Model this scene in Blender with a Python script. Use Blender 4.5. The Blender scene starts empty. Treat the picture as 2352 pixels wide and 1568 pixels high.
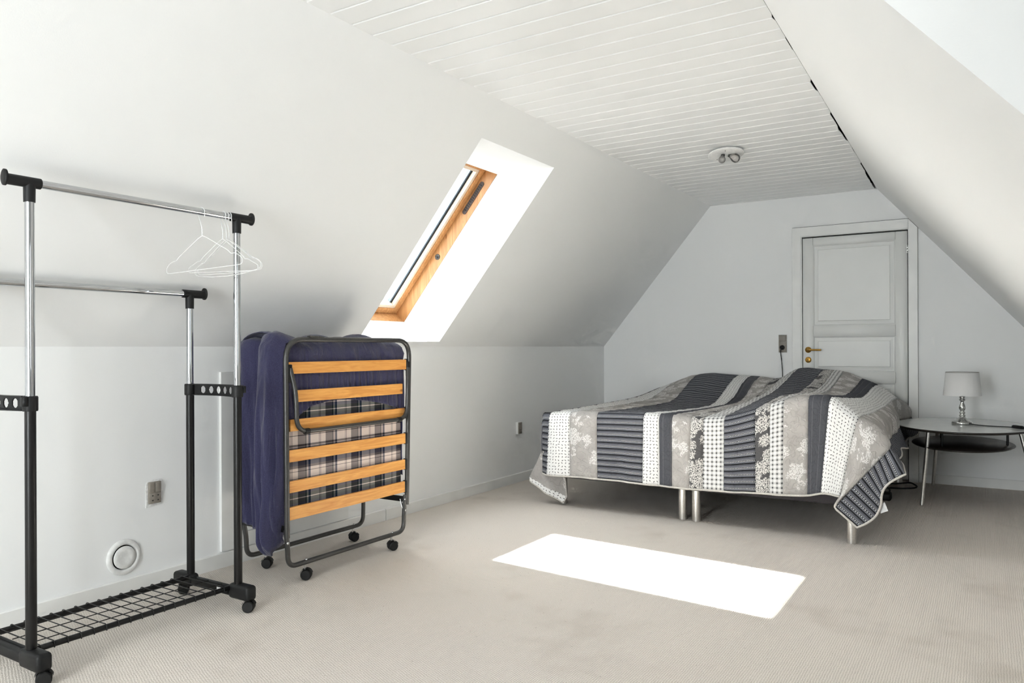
import bpy, bmesh, math, random
import numpy as np
from mathutils import Vector, Matrix
random.seed(7)
R = math.radians
SC = bpy.context.scene
COL = SC.collection

# ------------------------------------------------------------------ camera
CAM_F, CAM_Y0, CAM_YAW, CAM_ROLL = 1737.43, 799.95, 0.5618, -0.0042
CAM_POS = (3.2848, 0.0, 1.1)
cam = bpy.data.cameras.new('camera')
cam.sensor_width = 36.0
cam.lens = CAM_F / 2352.0 * 36.0
cam.shift_y = (CAM_Y0 - 784.0) / 2352.0
cam.clip_start = 0.05
co = bpy.data.objects.new('camera', cam)
COL.objects.link(co)
co.matrix_world = (Matrix.Translation(CAM_POS) @ Matrix.Rotation(CAM_YAW, 4, 'Z')
                   @ Matrix.Rotation(R(90), 4, 'X') @ Matrix.Rotation(CAM_ROLL, 4, 'Z'))
SC.camera = co

# ------------------------------------------------------------------ light
SKY_STRENGTH, SUN_STRENGTH, EXPOSURE = 1.0, 26.0, 0.99
L_GABLE_FILL, L_DORMER, L_SKYLIGHT = 12.0, 0.8, 6.0
SKY_COLOR = (0.965, 0.98, 1.0)
world = bpy.data.worlds.new('sky')
SC.world = world
world.use_nodes = True
bg = world.node_tree.nodes['Background']
bg.inputs[0].default_value = (0.93, 0.965, 1.0, 1)
bg.inputs[1].default_value = SKY_STRENGTH
SUN_DIR = Vector((0.935, -0.14, -1.0)).normalized()
sl = bpy.data.lights.new('sun', 'SUN')
sl.energy = SUN_STRENGTH
sl.angle = R(0.9)
sl.color = (1.0, 0.992, 0.975)
so = bpy.data.objects.new('sun', sl)
COL.objects.link(so)
so.rotation_euler = SUN_DIR.to_track_quat('-Z', 'Y').to_euler()
so.location = (-3, 4, 6)


world.cycles.sampling_method = 'NONE'


def daylight(loc, direction, sx, sy, radiance, color):
    """area lamp for sky light at a window"""
    l = bpy.data.lights.new('window_daylight', 'AREA')
    l.shape = 'RECTANGLE'
    l.size, l.size_y = sx, sy
    l.energy = radiance * sx * sy * math.pi
    l.color = color
    o = bpy.data.objects.new('window_daylight', l)
    COL.objects.link(o)
    o.location = loc
    o.rotation_euler = Vector(direction).to_track_quat('-Z', 'Y').to_euler()


SC.view_settings.view_transform = 'Standard'
SC.view_settings.look = 'None'
SC.view_settings.exposure = EXPOSURE
SC.view_settings.gamma = 1.0
SC.view_settings.use_curve_mapping = False
SC.cycles.max_bounces = 6
SC.cycles.diffuse_bounces = 5
SC.cycles.adaptive_threshold = 0.07
SC.cycles.adaptive_min_samples = 16
SC.cycles.use_light_tree = False
SC.cycles.caustics_reflective = False
SC.cycles.caustics_refractive = False
SC.cycles.glossy_bounces = 4
SC.cycles.transparent_max_bounces = 12
SC.cycles.sample_clamp_indirect = 10.0

# ------------------------------------------------------------------ room numbers
A_, H_, B_, KH = 1.0953, 2.4193, 6.9639, 1.1153     # ceiling edge x, height, end wall y, knee wall height
BH = 0.0742                                          # baseboard height
YF = -2.4                                            # wall behind the camera
DC0, DC1, DWX = -0.35, 1.735, 4.75                    # dormer: cheeks at y, window wall at x
XR, TANR = 3.95, 1.16                                # right knee wall, right slope


def bx_(y):                                          # right ceiling edge
    return 2.503 + (B_ - y) * 0.01567


ZR = H_ - (XR - 2.503) * TANR

SLEN = math.hypot(A_, H_ - KH)
SX, SZ = A_ / SLEN, (H_ - KH) / SLEN


def sl_pt(s, d, y):                                  # left slope coordinates: along slope, outward, y
    return Vector((s * SX - d * SZ, y, KH + s * SZ + d * SX))


# pixel of the photograph -> ray -> point on a known plane
_c, _s = math.cos(CAM_YAW), math.sin(CAM_YAW)


def ray(u, w):
    X, Y = u - 1176.0, w - CAM_Y0
    cr, sr = math.cos(CAM_ROLL), math.sin(CAM_ROLL)
    x, y = X * cr + Y * sr, -X * sr + Y * cr
    return Vector((-_s * CAM_F + _c * x, _c * CAM_F + _s * x, -y)) / CAM_F


def at(axis, u, w, val):
    d = ray(u, w)
    t = (val - CAM_POS[axis]) / d[axis]
    return Vector(CAM_POS) + d * t


def at_y(u, w, y): return at(1, u, w, y)
def at_x(u, w, x): return at(0, u, w, x)


# ------------------------------------------------------------------ mesh helpers
class MB:
    def __init__(self):
        self.v, self.f, self.sm, self.uv = [], [], [], []

    def add(self, verts, faces, smooth=False, uvs=None):
        o = len(self.v)
        self.v += [tuple(p) for p in verts]
        for i, f in enumerate(faces):
            self.f.append([o + k for k in f])
            self.sm.append(smooth)
            self.uv.append([uvs[k] for k in f] if uvs else [(0, 0)] * len(f))
        return self

    def box(self, x0, x1, y0, y1, z0, z1):
        vs = [(x, y, z) for x in (x0, x1) for y in (y0, y1) for z in (z0, z1)]
        return self.add(vs, [(0, 1, 3, 2), (4, 6, 7, 5), (0, 4, 5, 1), (2, 3, 7, 6), (0, 2, 6, 4), (1, 5, 7, 3)])

    def rbox(self, x0, x1, y0, y1, z0, z1, r=0.004, seg=2):
        bm = bmesh.new()
        bmesh.ops.create_cube(bm, size=1.0)
        for v in bm.verts:
            v.co = Vector(((x0 + x1) / 2 + v.co.x * (x1 - x0), (y0 + y1) / 2 + v.co.y * (y1 - y0), (z0 + z1) / 2 + v.co.z * (z1 - z0)))
        r = min(r, 0.49 * min(x1 - x0, y1 - y0, z1 - z0))
        bmesh.ops.bevel(bm, geom=list(bm.edges), offset=r, segments=seg, profile=0.5, affect='EDGES')
        bm.verts.index_update()
        self.add([v.co[:] for v in bm.verts], [[v.index for v in f.verts] for f in bm.faces], True)
        bm.free()
        return self

    def hexa(self, p):                               # 8 points: bottom ring 0-3, top ring 4-7
        return self.add(p, [(3, 2, 1, 0), (4, 5, 6, 7), (0, 1, 5, 4), (1, 2, 6, 5), (2, 3, 7, 6), (3, 0, 4, 7)])

    def prism(self, poly, axis, a, b):               # polygon in the two other axes, extruded along axis
        def mk(p, t):
            q = list(p)
            q.insert(axis, t)
            return tuple(q)
        n = len(poly)
        vs = [mk(p, a) for p in poly] + [mk(p, b) for p in poly]
        fs = [tuple(range(n))[::-1], tuple(range(n, 2 * n))]
        fs += [(i, (i + 1) % n, n + (i + 1) % n, n + i) for i in range(n)]
        return self.add(vs, fs)

    def tube(self, pts, r, n=12, closed=False, caps=True, flat=1.0):
        pts = [Vector(p) for p in pts]
        m = len(pts)
        rad = r if isinstance(r, (list, tuple)) else [r] * m
        tang = []
        for i in range(m):
            a = pts[(i - 1) % m] if (closed or i > 0) else pts[i]
            b = pts[(i + 1) % m] if (closed or i < m - 1) else pts[i]
            t = (b - a)
            tang.append(t.normalized() if t.length > 1e-9 else Vector((0, 0, 1)))
        up = Vector((0, 0, 1)) if abs(tang[0].z) < 0.9 else Vector((1, 0, 0))
        nrm = (up - tang[0] * up.dot(tang[0])).normalized()
        vs = []
        for i in range(m):
            if i:
                nrm = nrm - tang[i] * nrm.dot(tang[i])
                nrm = nrm.normalized() if nrm.length > 1e-6 else Vector((1, 0, 0))
            bi = tang[i].cross(nrm)
            for k in range(n):
                a = 2 * math.pi * k / n
                vs.append(pts[i] + (nrm * math.cos(a) * flat + bi * math.sin(a)) * rad[i])
        fs = []
        for i in range(m if closed else m - 1):
            j = (i + 1) % m
            for k in range(n):
                l = (k + 1) % n
                fs.append((i * n + k, i * n + l, j * n + l, j * n + k))
        self.add(vs, fs, True)
        if caps and not closed:
            self.add(vs[:n], [tuple(range(n))[::-1]])
            self.add(vs[-n:], [tuple(range(n))])
        return self

    def lathe(self, prof, c, n=32, axis=2, sx=1.0, sy=1.0, smooth=True, flip=1):
        vs, fs = [], []
        for (r, h) in prof:
            for k in range(n):
                a = 2 * math.pi * k / n
                p = [r * math.cos(a) * sx, r * math.sin(a) * sy]
                p.insert(axis, h * flip)
                vs.append((c[0] + p[0], c[1] + p[1], c[2] + p[2]))
        m = len(prof)
        for i in range(m - 1):
            for k in range(n):
                l = (k + 1) % n
                fs.append((i * n + k, i * n + l, (i + 1) * n + l, (i + 1) * n + k))
        self.add(vs, fs, smooth)
        for i, rv in ((0, True), (m - 1, False)):
            if prof[i][0] > 1e-6:
                ring = vs[i * n:(i + 1) * n]
                self.add(ring, [tuple(range(n))[::-1] if rv else tuple(range(n))])
        return self

    def grid(self, P, UV=None, smooth=True, closed_u=False):
        nv, nu = len(P), len(P[0])
        vs = [p for row in P for p in row]
        uv = [q for row in UV for q in row] if UV else None
        fs = []
        for j in range(nv - 1):
            for i in range(nu if closed_u else nu - 1):
                k = (i + 1) % nu
                fs.append((j * nu + i, j * nu + k, (j + 1) * nu + k, (j + 1) * nu + i))
        return self.add(vs, fs, smooth, uv)

    def mesh(self, name, mat=None):
        me = bpy.data.meshes.new(name)
        me.from_pydata(self.v, [], self.f)
        for p, s in zip(me.polygons, self.sm):
            p.use_smooth = s
        ul = me.uv_layers.new(name='UVMap')
        flat = [c for f in self.uv for c in f]
        ul.data.foreach_set('uv', [x for q in flat for x in q])
        if mat:
            me.materials.append(mat)
        bm = bmesh.new()
        bm.from_mesh(me)
        bmesh.ops.recalc_face_normals(bm, faces=bm.faces)
        bm.to_mesh(me)
        bm.free()
        me.update()
        return me

    def build(self, name, mat=None, parent=None):
        return link(name, self.mesh(name, mat), parent)


def link(name, me, parent=None, loc=None):
    o = bpy.data.objects.new(name, me)
    COL.objects.link(o)
    if loc is not None:
        o.location = loc
    if parent is not None:
        o.parent = parent
        if parent.type == 'EMPTY':
            o.matrix_parent_inverse = Matrix.Translation(parent.location).inverted()
    return o


def tag(o, label=None, cat=None, group=None, kind=None):
    if label: o['label'] = label
    if cat: o['category'] = cat
    if group: o['group'] = group
    if kind: o['kind'] = kind
    return o


def thing(name, label, cat, loc, group=None):
    o = bpy.data.objects.new(name, None)
    o.empty_display_size = 0.1
    COL.objects.link(o)
    o.location = loc
    return tag(o, label, cat, group)


def struct(o, label, cat):
    return tag(o, label, cat, None, 'structure')


def smooth(t):
    t = max(0.0, min(1.0, t))
    return t * t * (3 - 2 * t)


def arc_path(pts, rad, seg=7):
    """polyline with rounded corners"""
    pts = [Vector(p) for p in pts]
    out = [pts[0]]
    for i in range(1, len(pts) - 1):
        a, b, c = pts[i - 1], pts[i], pts[i + 1]
        d1, d2 = (a - b).normalized(), (c - b).normalized()
        r = min(rad, 0.48 * (a - b).length, 0.48 * (c - b).length)
        p1, p2 = b + d1 * r, b + d2 * r
        for k in range(seg + 1):
            t = k / seg
            out.append(p1 * (1 - t) ** 2 + b * 2 * t * (1 - t) + p2 * t * t)
    out.append(pts[-1])
    return out


# ------------------------------------------------------------------ materials
def lin(c):
    return tuple(((x / 255) / 12.92 if x / 255 <= 0.04045 else ((x / 255 + 0.055) / 1.055) ** 2.4) for x in c) + (1,)


class NT:
    """tiny node-expression helper"""
    def __init__(self, name):
        self.m = bpy.data.materials.new(name)
        self.m.use_nodes = True
        self.t = self.m.node_tree
        self.b = self.t.nodes['Principled BSDF']

    def n(self, kind, **kw):
        nd = self.t.nodes.new(kind)
        for k, v in kw.items():
            setattr(nd, k, v)
        return nd

    def put(self, sock, val):
        if isinstance(val, bpy.types.NodeSocket):
            self.t.links.new(val, sock)
        elif val is not None:
            sock.default_value = val

    def math(self, op, a, b=None, c=None, clamp=False):
        nd = self.n('ShaderNodeMath', operation=op, use_clamp=clamp)
        for i, x in enumerate((a, b, c)):
            if x is not None:
                self.put(nd.inputs[i], x)
        return nd.outputs[0]

    def coord(self, which='Object'):
        return self.n('ShaderNodeTexCoord').outputs[which]

    def map(self, vec, scale=(1, 1, 1), rot=(0, 0, 0), loc=(0, 0, 0)):
        nd = self.n('ShaderNodeMapping')
        self.put(nd.inputs['Vector'], vec)
        nd.inputs['Scale'].default_value = scale
        nd.inputs['Rotation'].default_value = rot
        nd.inputs['Location'].default_value = loc
        return nd.outputs[0]

    def sep(self, vec):
        nd = self.n('ShaderNodeSeparateXYZ')
        self.put(nd.inputs[0], vec)
        return nd.outputs

    def comb(self, x=0, y=0, z=0):
        nd = self.n('ShaderNodeCombineXYZ')
        for i, q in enumerate((x, y, z)):
            self.put(nd.inputs[i], q)
        return nd.outputs[0]

    def noise(self, vec, scale, detail=2, rough=0.5, dist=0.0, out=0):
        nd = self.n('ShaderNodeTexNoise')
        self.put(nd.inputs['Vector'], vec)
        nd.inputs['Scale'].default_value = scale
        nd.inputs['Detail'].default_value = detail
        nd.inputs['Roughness'].default_value = rough
        nd.inputs['Distortion'].default_value = dist
        return nd.outputs[out]

    def voro(self, vec, scale, rnd=1.0, feature='F1', out='Distance'):
        nd = self.n('ShaderNodeTexVoronoi', feature=feature)
        self.put(nd.inputs['Vector'], vec)
        nd.inputs['Scale'].default_value = scale
        nd.inputs['Randomness'].default_value = rnd
        return nd.outputs[out]

    def ramp(self, fac, stops, interp='LINEAR'):
        nd = self.n('ShaderNodeValToRGB')
        self.put(nd.inputs[0], fac)
        cr = nd.color_ramp
        cr.interpolation = interp
        while len(cr.elements) < len(stops):
            cr.elements.new(0.5)
        for e, (p, c) in zip(cr.elements, stops):
            e.position = p
            e.color = c if len(c) == 4 else tuple(c) + (1,)
        return nd.outputs[0]

    def mix(self, fac, a, b, blend='MIX'):
        nd = self.n('ShaderNodeMix', data_type='RGBA', blend_type=blend)
        self.put(nd.inputs[0], fac)
        self.put(nd.inputs[6], a)
        self.put(nd.inputs[7], b)
        return nd.outputs[2]

    def step(self, x, lo, hi):
        nd = self.n('ShaderNodeMapRange', interpolation_type='SMOOTHSTEP')
        self.put(nd.inputs[0], x)
        nd.inputs[1].default_value = lo
        nd.inputs[2].default_value = hi
        return nd.outputs[0]

    def bump(self, h, strength=0.3, dist=0.002, normal=None):
        nd = self.n('ShaderNodeBump')
        nd.inputs['Strength'].default_value = strength
        nd.inputs['Distance'].default_value = dist
        self.put(nd.inputs['Height'], h)
        if normal is not None:
            self.put(nd.inputs['Normal'], normal)
        return nd.outputs[0]

    def out(self, color=None, rough=0.6, metal=0.0, normal=None, spec=None, sheen=None):
        b = self.b
        self.put(b.inputs['Base Color'], color)
        self.put(b.inputs['Roughness'], rough)
        b.inputs['Metallic'].default_value = metal
        if spec is not None:
            b.inputs['Specular IOR Level'].default_value = spec
        if sheen is not None:
            b.inputs['Sheen Weight'].default_value = sheen
        if normal is not None:
            self.put(b.inputs['Normal'], normal)
        return self.m


def plain(name, rgb, rough=0.5, metal=0.0, spec=0.5, nscale=60.0, namt=0.04, bump=0.0):
    t = NT(name)
    c = lin(rgb) if max(rgb) > 1.0 else tuple(rgb) + (1,)
    nz = t.noise(t.coord(), nscale, 1)
    d = tuple(x * (1 - namt * 2) for x in c[:3]) + (1,)
    l = tuple(min(1, x * (1 + namt)) for x in c[:3]) + (1,)
    col = t.ramp(nz, [(0.3, d), (0.7, l)])
    nm = t.bump(nz, bump, 0.001) if bump else None
    return t.out(col, rough, metal, nm, spec)


def m_wall(name, base, bump=0.10):
    t = NT(name)
    o = t.coord()
    c = t.ramp(t.noise(o, 1.3, 1), [(0.3, tuple(x * 0.985 for x in base)), (0.7, base)])
    fine = t.noise(t.map(o, (150, 230, 230)), 1.0, 1)
    return t.out(c, 0.72, 0, t.bump(fine, bump, 0.0015), 0.3)


M = {}
M['wall'] = m_wall('white_wall_paint', (0.88, 0.885, 0.88))
M['trim'] = plain('white_trim_paint', (0.82, 0.82, 0.80), 0.4, nscale=8, namt=0.02)
M['board'] = plain('white_board_paint', (0.885, 0.89, 0.885), 0.45, nscale=3, namt=0.01)
M['door'] = plain('white_door_paint', (0.78, 0.785, 0.765), 0.42, nscale=4, namt=0.012)
M['unlit'] = plain('unlit_cavity_black', (0.02, 0.018, 0.016), 0.9)  # black that paints the shade inside gaps and cavities


def m_carpet():
    t = NT('beige_woven_carpet')
    o = t.coord()
    s = t.sep(o)
    wob = t.math('MULTIPLY', t.math('SUBTRACT', t.noise(o, 30, 2), 0.5), 0.006)
    x = t.math('ADD', s[0], wob)
    rib = t.math('SINE', t.math('MULTIPLY', x, 2 * math.pi / 0.0082))
    loop = t.math('SINE', t.math('ADD', t.math('MULTIPLY', t.math('ADD', s[1], wob), 2 * math.pi / 0.0098),
                                 t.math('MULTIPLY', t.math('FLOOR', t.math('DIVIDE', x, 0.0082)), 2.1)))
    fine = t.noise(o, 260, 2)
    h = t.math('ADD', t.math('ADD', t.math('MULTIPLY', rib, 0.34), t.math('MULTIPLY', loop, 0.28)), t.math('MULTIPLY', fine, 1.2))
    col = t.ramp(t.math('MULTIPLY_ADD', h, 0.34, 0.26), [(0.0, lin((166, 156, 146))), (0.45, lin((219, 211, 202))), (1.0, lin((234, 227, 219)))])
    dirt = t.math('MULTIPLY', t.step(t.noise(o, 1.7, 3, 0.6), 0.54, 0.78), 0.28)
    col = t.mix(dirt, col, lin((150, 136, 120)))
    speck = t.step(t.voro(o, 22, 1.0), 0.07, 0.04)
    col = t.mix(t.math('MULTIPLY', speck, 0.45), col, lin((110, 98, 86)))
    return t.out(col, 0.95, 0, t.bump(h, 0.45, 0.004), 0.1)


M['carpet'] = m_carpet()


def m_wood(name, dark, light, axis=1, rough=0.45, knots=True):
    t = NT(name)
    o = t.coord()
    sc = [26, 26, 26]
    sc[axis] = 2.2
    g = t.noise(t.map(o, tuple(sc)), 1.6, 4, 0.6, 1.2)
    sc2 = [150, 150, 150]
    sc2[axis] = 6
    g2 = t.noise(t.map(o, tuple(sc2)), 1.0, 2)
    f = t.math('ADD', t.math('MULTIPLY', g, 0.75), t.math('MULTIPLY', g2, 0.25))
    c = t.ramp(f, [(0.3, lin(dark)), (0.65, lin(light))])
    if knots:
        sk = [11, 11, 11]
        sk[axis] = 4.5
        k = t.step(t.voro(t.map(o, tuple(sk)), 1.0, 1.0), 0.11, 0.04)
        c = t.mix(t.math('MULTIPLY', k, 0.6), c, lin((120, 66, 24)))
    return t.out(c, rough, 0, t.bump(f, 0.08, 0.001), 0.4)


M['slat'] = m_wood('varnished_pine_slat', (204, 132, 56), (240, 178, 98))
M['winwood'] = m_wood('honey_pine_window', (170, 116, 66), (208, 160, 108), axis=2, rough=0.4)
M['bead'] = plain('sunlit_glazing_bead', (226, 214, 196), 0.5)  # pine paled to paint in the sun's glare on the sash
M['alu'] = plain('grey_aluminium_bead', (128, 142, 156), 0.4, 0.3)
M['gasket'] = plain('black_rubber_gasket', (18, 18, 18), 0.6)
M['chrome'] = plain('polished_chrome', (0.52, 0.53, 0.545), 0.05, 1.0, nscale=40, namt=0.01)
M['steel'] = plain('brushed_steel', (0.66, 0.64, 0.61), 0.32, 1.0, nscale=150, namt=0.05)
M['blackmetal'] = plain('black_powder_coat', (0.006, 0.0055, 0.0055), 0.30, 0.0, 0.35)
M['blackplastic'] = plain('black_plastic', (0.009, 0.009, 0.009), 0.5, 0.0, 0.3)
M['greymetal'] = plain('dark_grey_hammered_metal', (0.075, 0.073, 0.07), 0.33, 0.55)
M['zinc'] = plain('zinc_screw', (0.7, 0.7, 0.7), 0.25, 1.0)
M['whitewire'] = plain('white_coated_wire', (0.80, 0.80, 0.80), 0.4)
M['outlet'] = plain('taupe_socket_plastic', (138, 131, 122), 0.45)
M['outletdark'] = plain('dark_socket_hole', (35, 33, 31), 0.6)
M['plaster'] = plain('torn_white_plaster', (0.78, 0.78, 0.77), 0.9, nscale=90, namt=0.08, bump=0.4)
M['brass'] = plain('aged_brass', (186, 142, 66), 0.34, 0.85, nscale=70, namt=0.12)
M['ventwhite'] = plain('white_enamel_vent', (0.78, 0.78, 0.765), 0.3)
M['tablewhite'] = plain('white_laminate', (0.66, 0.67, 0.65), 0.18, nscale=5, namt=0.02)
M['tabledark'] = plain('dark_brown_edge', (40, 34, 30), 0.35)
M['shelfdark'] = plain('dark_brown_shelf', (52, 46, 42), 0.3)
M['lampchrome'] = plain('mottled_silver', (0.62, 0.62, 0.60), 0.2, 1.0, nscale=120, namt=0.18)
M['bedbase'] = plain('dark_bed_fabric', (62, 58, 60), 0.9, nscale=300, namt=0.15, bump=0.2)
M['mattresswhite'] = plain('white_mattress_ticking', (0.72, 0.71, 0.68), 0.9, nscale=200, bump=0.1)
M['binding'] = plain('pale_grey_binding', (196, 191, 184), 0.9, nscale=200, namt=0.08, bump=0.2)
M['tag'] = plain('white_care_label', (0.8, 0.8, 0.8), 0.8)
M['ventbrown'] = plain('dark_brown_vent', (62, 45, 38), 0.5)


def m_shade():
    t = NT('white_lamp_fabric')
    f = t.noise(t.map(t.coord(), (1, 1, 1)), 320, 2)
    t.out((0.90, 0.89, 0.88, 1), 0.85, 0, t.bump(f, 0.15, 0.001), 0.1)
    tr = t.n('ShaderNodeBsdfTranslucent')
    tr.inputs[0].default_value = (0.9, 0.89, 0.88, 1)
    mx = t.n('ShaderNodeMixShader')
    mx.inputs[0].default_value = 0.18
    t.t.links.new(t.b.outputs[0], mx.inputs[1])
    t.t.links.new(tr.outputs[0], mx.inputs[2])
    t.t.links.new(mx.outputs[0], t.t.nodes['Material Output'].inputs[0])
    return t.m


M['shade'] = m_shade()


def m_glass(name, tint=(1, 1, 1), gloss=0.08, frost=0.0):
    t = NT(name)
    tr = t.n('ShaderNodeBsdfTransparent')
    tr.inputs[0].default_value = tuple(tint) + (1,)
    gl = t.n('ShaderNodeBsdfGlossy')
    gl.inputs['Roughness'].default_value = 0.03
    fr = t.n('ShaderNodeFresnel')
    fr.inputs[0].default_value = 1.5
    fac = t.math('MULTIPLY', fr.outputs[0], gloss * 8, clamp=True)
    mx = t.n('ShaderNodeMixShader')
    t.put(mx.inputs[0], fac)
    t.t.links.new(tr.outputs[0], mx.inputs[1])
    t.t.links.new(gl.outputs[0], mx.inputs[2])
    last = mx.outputs[0]
    if frost > 0:
        df = t.n('ShaderNodeBsdfDiffuse')
        df.inputs[0].default_value = (0.75, 0.74, 0.72, 1)
        m2 = t.n('ShaderNodeMixShader')
        m2.inputs[0].default_value = frost
        t.t.links.new(last, m2.inputs[1])
        t.t.links.new(df.outputs[0], m2.inputs[2])
        last = m2.outputs[0]
    t.t.links.new(last, t.t.nodes['Material Output'].inputs[0])
    t.t.nodes.remove(t.b)
    return t.m


M['glass'] = m_glass('window_glass', (0.96, 0.98, 0.98), 0.08)
M['bulbclear'] = m_glass('clear_bulb_glass', (0.93, 0.91, 0.90), 0.12, 0.05)
M['bulbgrey'] = m_glass('smoky_bulb_glass', (0.72, 0.70, 0.68), 0.12, 0.25)


# ---- quilt fabrics; UV is in metres: u across the strip, v along it
def quilting(t, uv, k=1.0):
    n = t.noise(uv, 26, 1, 0.5, 0.6)
    line = t.math('ABSOLUTE', t.math('SUBTRACT', n, 0.5))
    puff = t.step(line, 0.0, 0.06)
    thread = t.noise(uv, 700, 1)
    return t.bump(t.math('ADD', puff, t.math('MULTIPLY', thread, 0.25)), 0.55 * k, 0.004)


def m_ditsy():
    t = NT('ditsy_print_fabric')
    uv = t.coord('UV')
    sc = 1 / 0.0212
    nd = t.n('ShaderNodeTexVoronoi', feature='F1')
    t.put(nd.inputs['Vector'], uv)
    nd.inputs['Scale'].default_value = sc
    nd.inputs['Randomness'].default_value = 0.28
    sub = t.n('ShaderNodeVectorMath', operation='SUBTRACT')
    t.put(sub.inputs[0], uv)
    t.put(sub.inputs[1], nd.outputs['Position'])
    rot = t.n('ShaderNodeVectorRotate', rotation_type='Z_AXIS')
    t.put(rot.inputs['Vector'], sub.outputs[0])
    cs = t.sep(nd.outputs['Color'])
    t.put(rot.inputs['Angle'], t.math('MULTIPLY', cs[0], 3.1))
    q = t.sep(rot.outputs[0])
    e = t.math('ADD', t.math('POWER', t.math('DIVIDE', q[0], 0.0062), 2), t.math('POWER', t.math('DIVIDE', q[1], 0.0023), 2))
    mask = t.step(e, 1.25, 0.75)
    c = t.mix(mask, (0.78, 0.775, 0.76, 1), lin((78, 76, 76)))
    return t.out(c, 0.9, 0, quilting(t, uv, 0.5), 0.1)


def petals(t, uv, cell, la, lb, rnd=0.9, shift=0.0):
    """mask of small randomly turned leaf shapes"""
    p = t.map(uv, (1, 1, 1), (0, 0, 0.6 + shift), (shift, shift * 0.7, 0)) if shift else uv
    nd = t.n('ShaderNodeTexVoronoi', feature='F1')
    t.put(nd.inputs['Vector'], p)
    nd.inputs['Scale'].default_value = 1 / cell
    nd.inputs['Randomness'].default_value = rnd
    sub = t.n('ShaderNodeVectorMath', operation='SUBTRACT')
    t.put(sub.inputs[0], p)
    t.put(sub.inputs[1], nd.outputs['Position'])
    rot = t.n('ShaderNodeVectorRotate', rotation_type='Z_AXIS')
    t.put(rot.inputs['Vector'], sub.outputs[0])
    t.put(rot.inputs['Angle'], t.math('MULTIPLY', t.sep(nd.outputs['Color'])[0], 6.2))
    q = t.sep(rot.outputs[0])
    e = t.math('ADD', t.math('POWER', t.math('DIVIDE', q[0], la), 2), t.math('POWER', t.math('DIVIDE', q[1], lb), 2))
    return t.step(e, 1.3, 0.7)


def blossoms(t, uv, scale, dens, wob):
    d = t.voro(uv, scale, 0.85)
    n = t.noise(uv, scale * 4, 2)
    return t.step(t.math('ADD', d, t.math('MULTIPLY', t.math('SUBTRACT', n, 0.5), wob)), dens, dens - 0.05)


def m_floral():
    t = NT('taupe_floral_fabric')
    uv = t.coord('UV')
    mk = t.math('MAXIMUM', petals(t, uv, 0.0125, 0.0068, 0.0026), t.math('MULTIPLY', petals(t, uv, 0.009, 0.0036, 0.0030, 0.9, 0.37), 0.85))
    mk = t.math('MULTIPLY', mk, blossoms(t, uv, 8.2, 0.47, 0.85))
    base = t.ramp(t.noise(uv, 12, 1), [(0.3, lin((162, 158, 154))), (0.7, lin((176, 172, 168)))])
    c = t.mix(t.math('MULTIPLY', mk, 0.8), base, (0.80, 0.79, 0.77, 1))
    return t.out(c, 0.9, 0, quilting(t, uv), 0.1)


def m_darkfloral():
    t = NT('charcoal_leaf_fabric')
    uv = t.coord('UV')
    mk = t.math('MAXIMUM', petals(t, uv, 0.0125, 0.0070, 0.0028), t.math('MULTIPLY', petals(t, uv, 0.0085, 0.0034, 0.0028, 0.9, 0.37), 0.8))
    mk = t.math('MULTIPLY', mk, blossoms(t, uv, 15, 0.72, 0.6))
    c = t.mix(mk, lin((86, 85, 86)), lin((214, 211, 206)))
    return t.out(c, 0.9, 0, quilting(t, uv, 0.6), 0.1)


def m_dark():
    t = NT('charcoal_plain_fabric')
    uv = t.coord('UV')
    s = t.sep(uv)
    seam = t.step(t.math('ABSOLUTE', t.math('SUBTRACT', t.math('FRACT', t.math('DIVIDE', s[0], 0.052)), 0.5)), 0.035, 0.015)
    c = t.ramp(t.noise(uv, 420, 2), [(0.3, lin((72, 73, 78))), (0.7, lin((88, 89, 94)))])
    c = t.mix(t.math('MULTIPLY', seam, 0.35), c, lin((150, 150, 152)))
    return t.out(c, 0.9, 0, quilting(t, uv, 1.0), 0.1)


def m_stripe():
    t = NT('charcoal_stripe_fabric')
    uv = t.coord('UV')
    s = t.sep(uv)
    f = t.math('FRACT', t.math('DIVIDE', s[1], 0.040))
    K, G, L, D = lin((30, 30, 33)), lin((84, 86, 93)), lin((166, 168, 174)), lin((54, 56, 62))
    c = t.ramp(f, [(0.0, G), (0.10, K), (0.30, G), (0.36, L), (0.39, D), (0.44, L), (0.47, D), (0.52, K),
                   (0.66, D), (0.71, L), (0.74, D), (0.80, L), (0.83, G)], 'CONSTANT')
    dot = t.math('GREATER_THAN', t.math('FRACT', t.math('DIVIDE', s[0], 0.0095)), 0.42)
    inrow = t.math('MULTIPLY', t.math('GREATER_THAN', f, 0.54), t.math('LESS_THAN', f, 0.63))
    c = t.mix(t.math('MULTIPLY', dot, inrow), c, lin((226, 226, 226)))
    n = t.noise(uv, 900, 1)
    c = t.mix(t.math('MULTIPLY', t.step(n, 0.55, 0.7), 0.25), c, lin((150, 150, 155)))
    rib = t.math('SINE', t.math('MULTIPLY', f, 2 * math.pi))
    return t.out(c, 0.9, 0, t.bump(rib, 0.35, 0.003, quilting(t, uv, 0.6)), 0.1)


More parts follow.
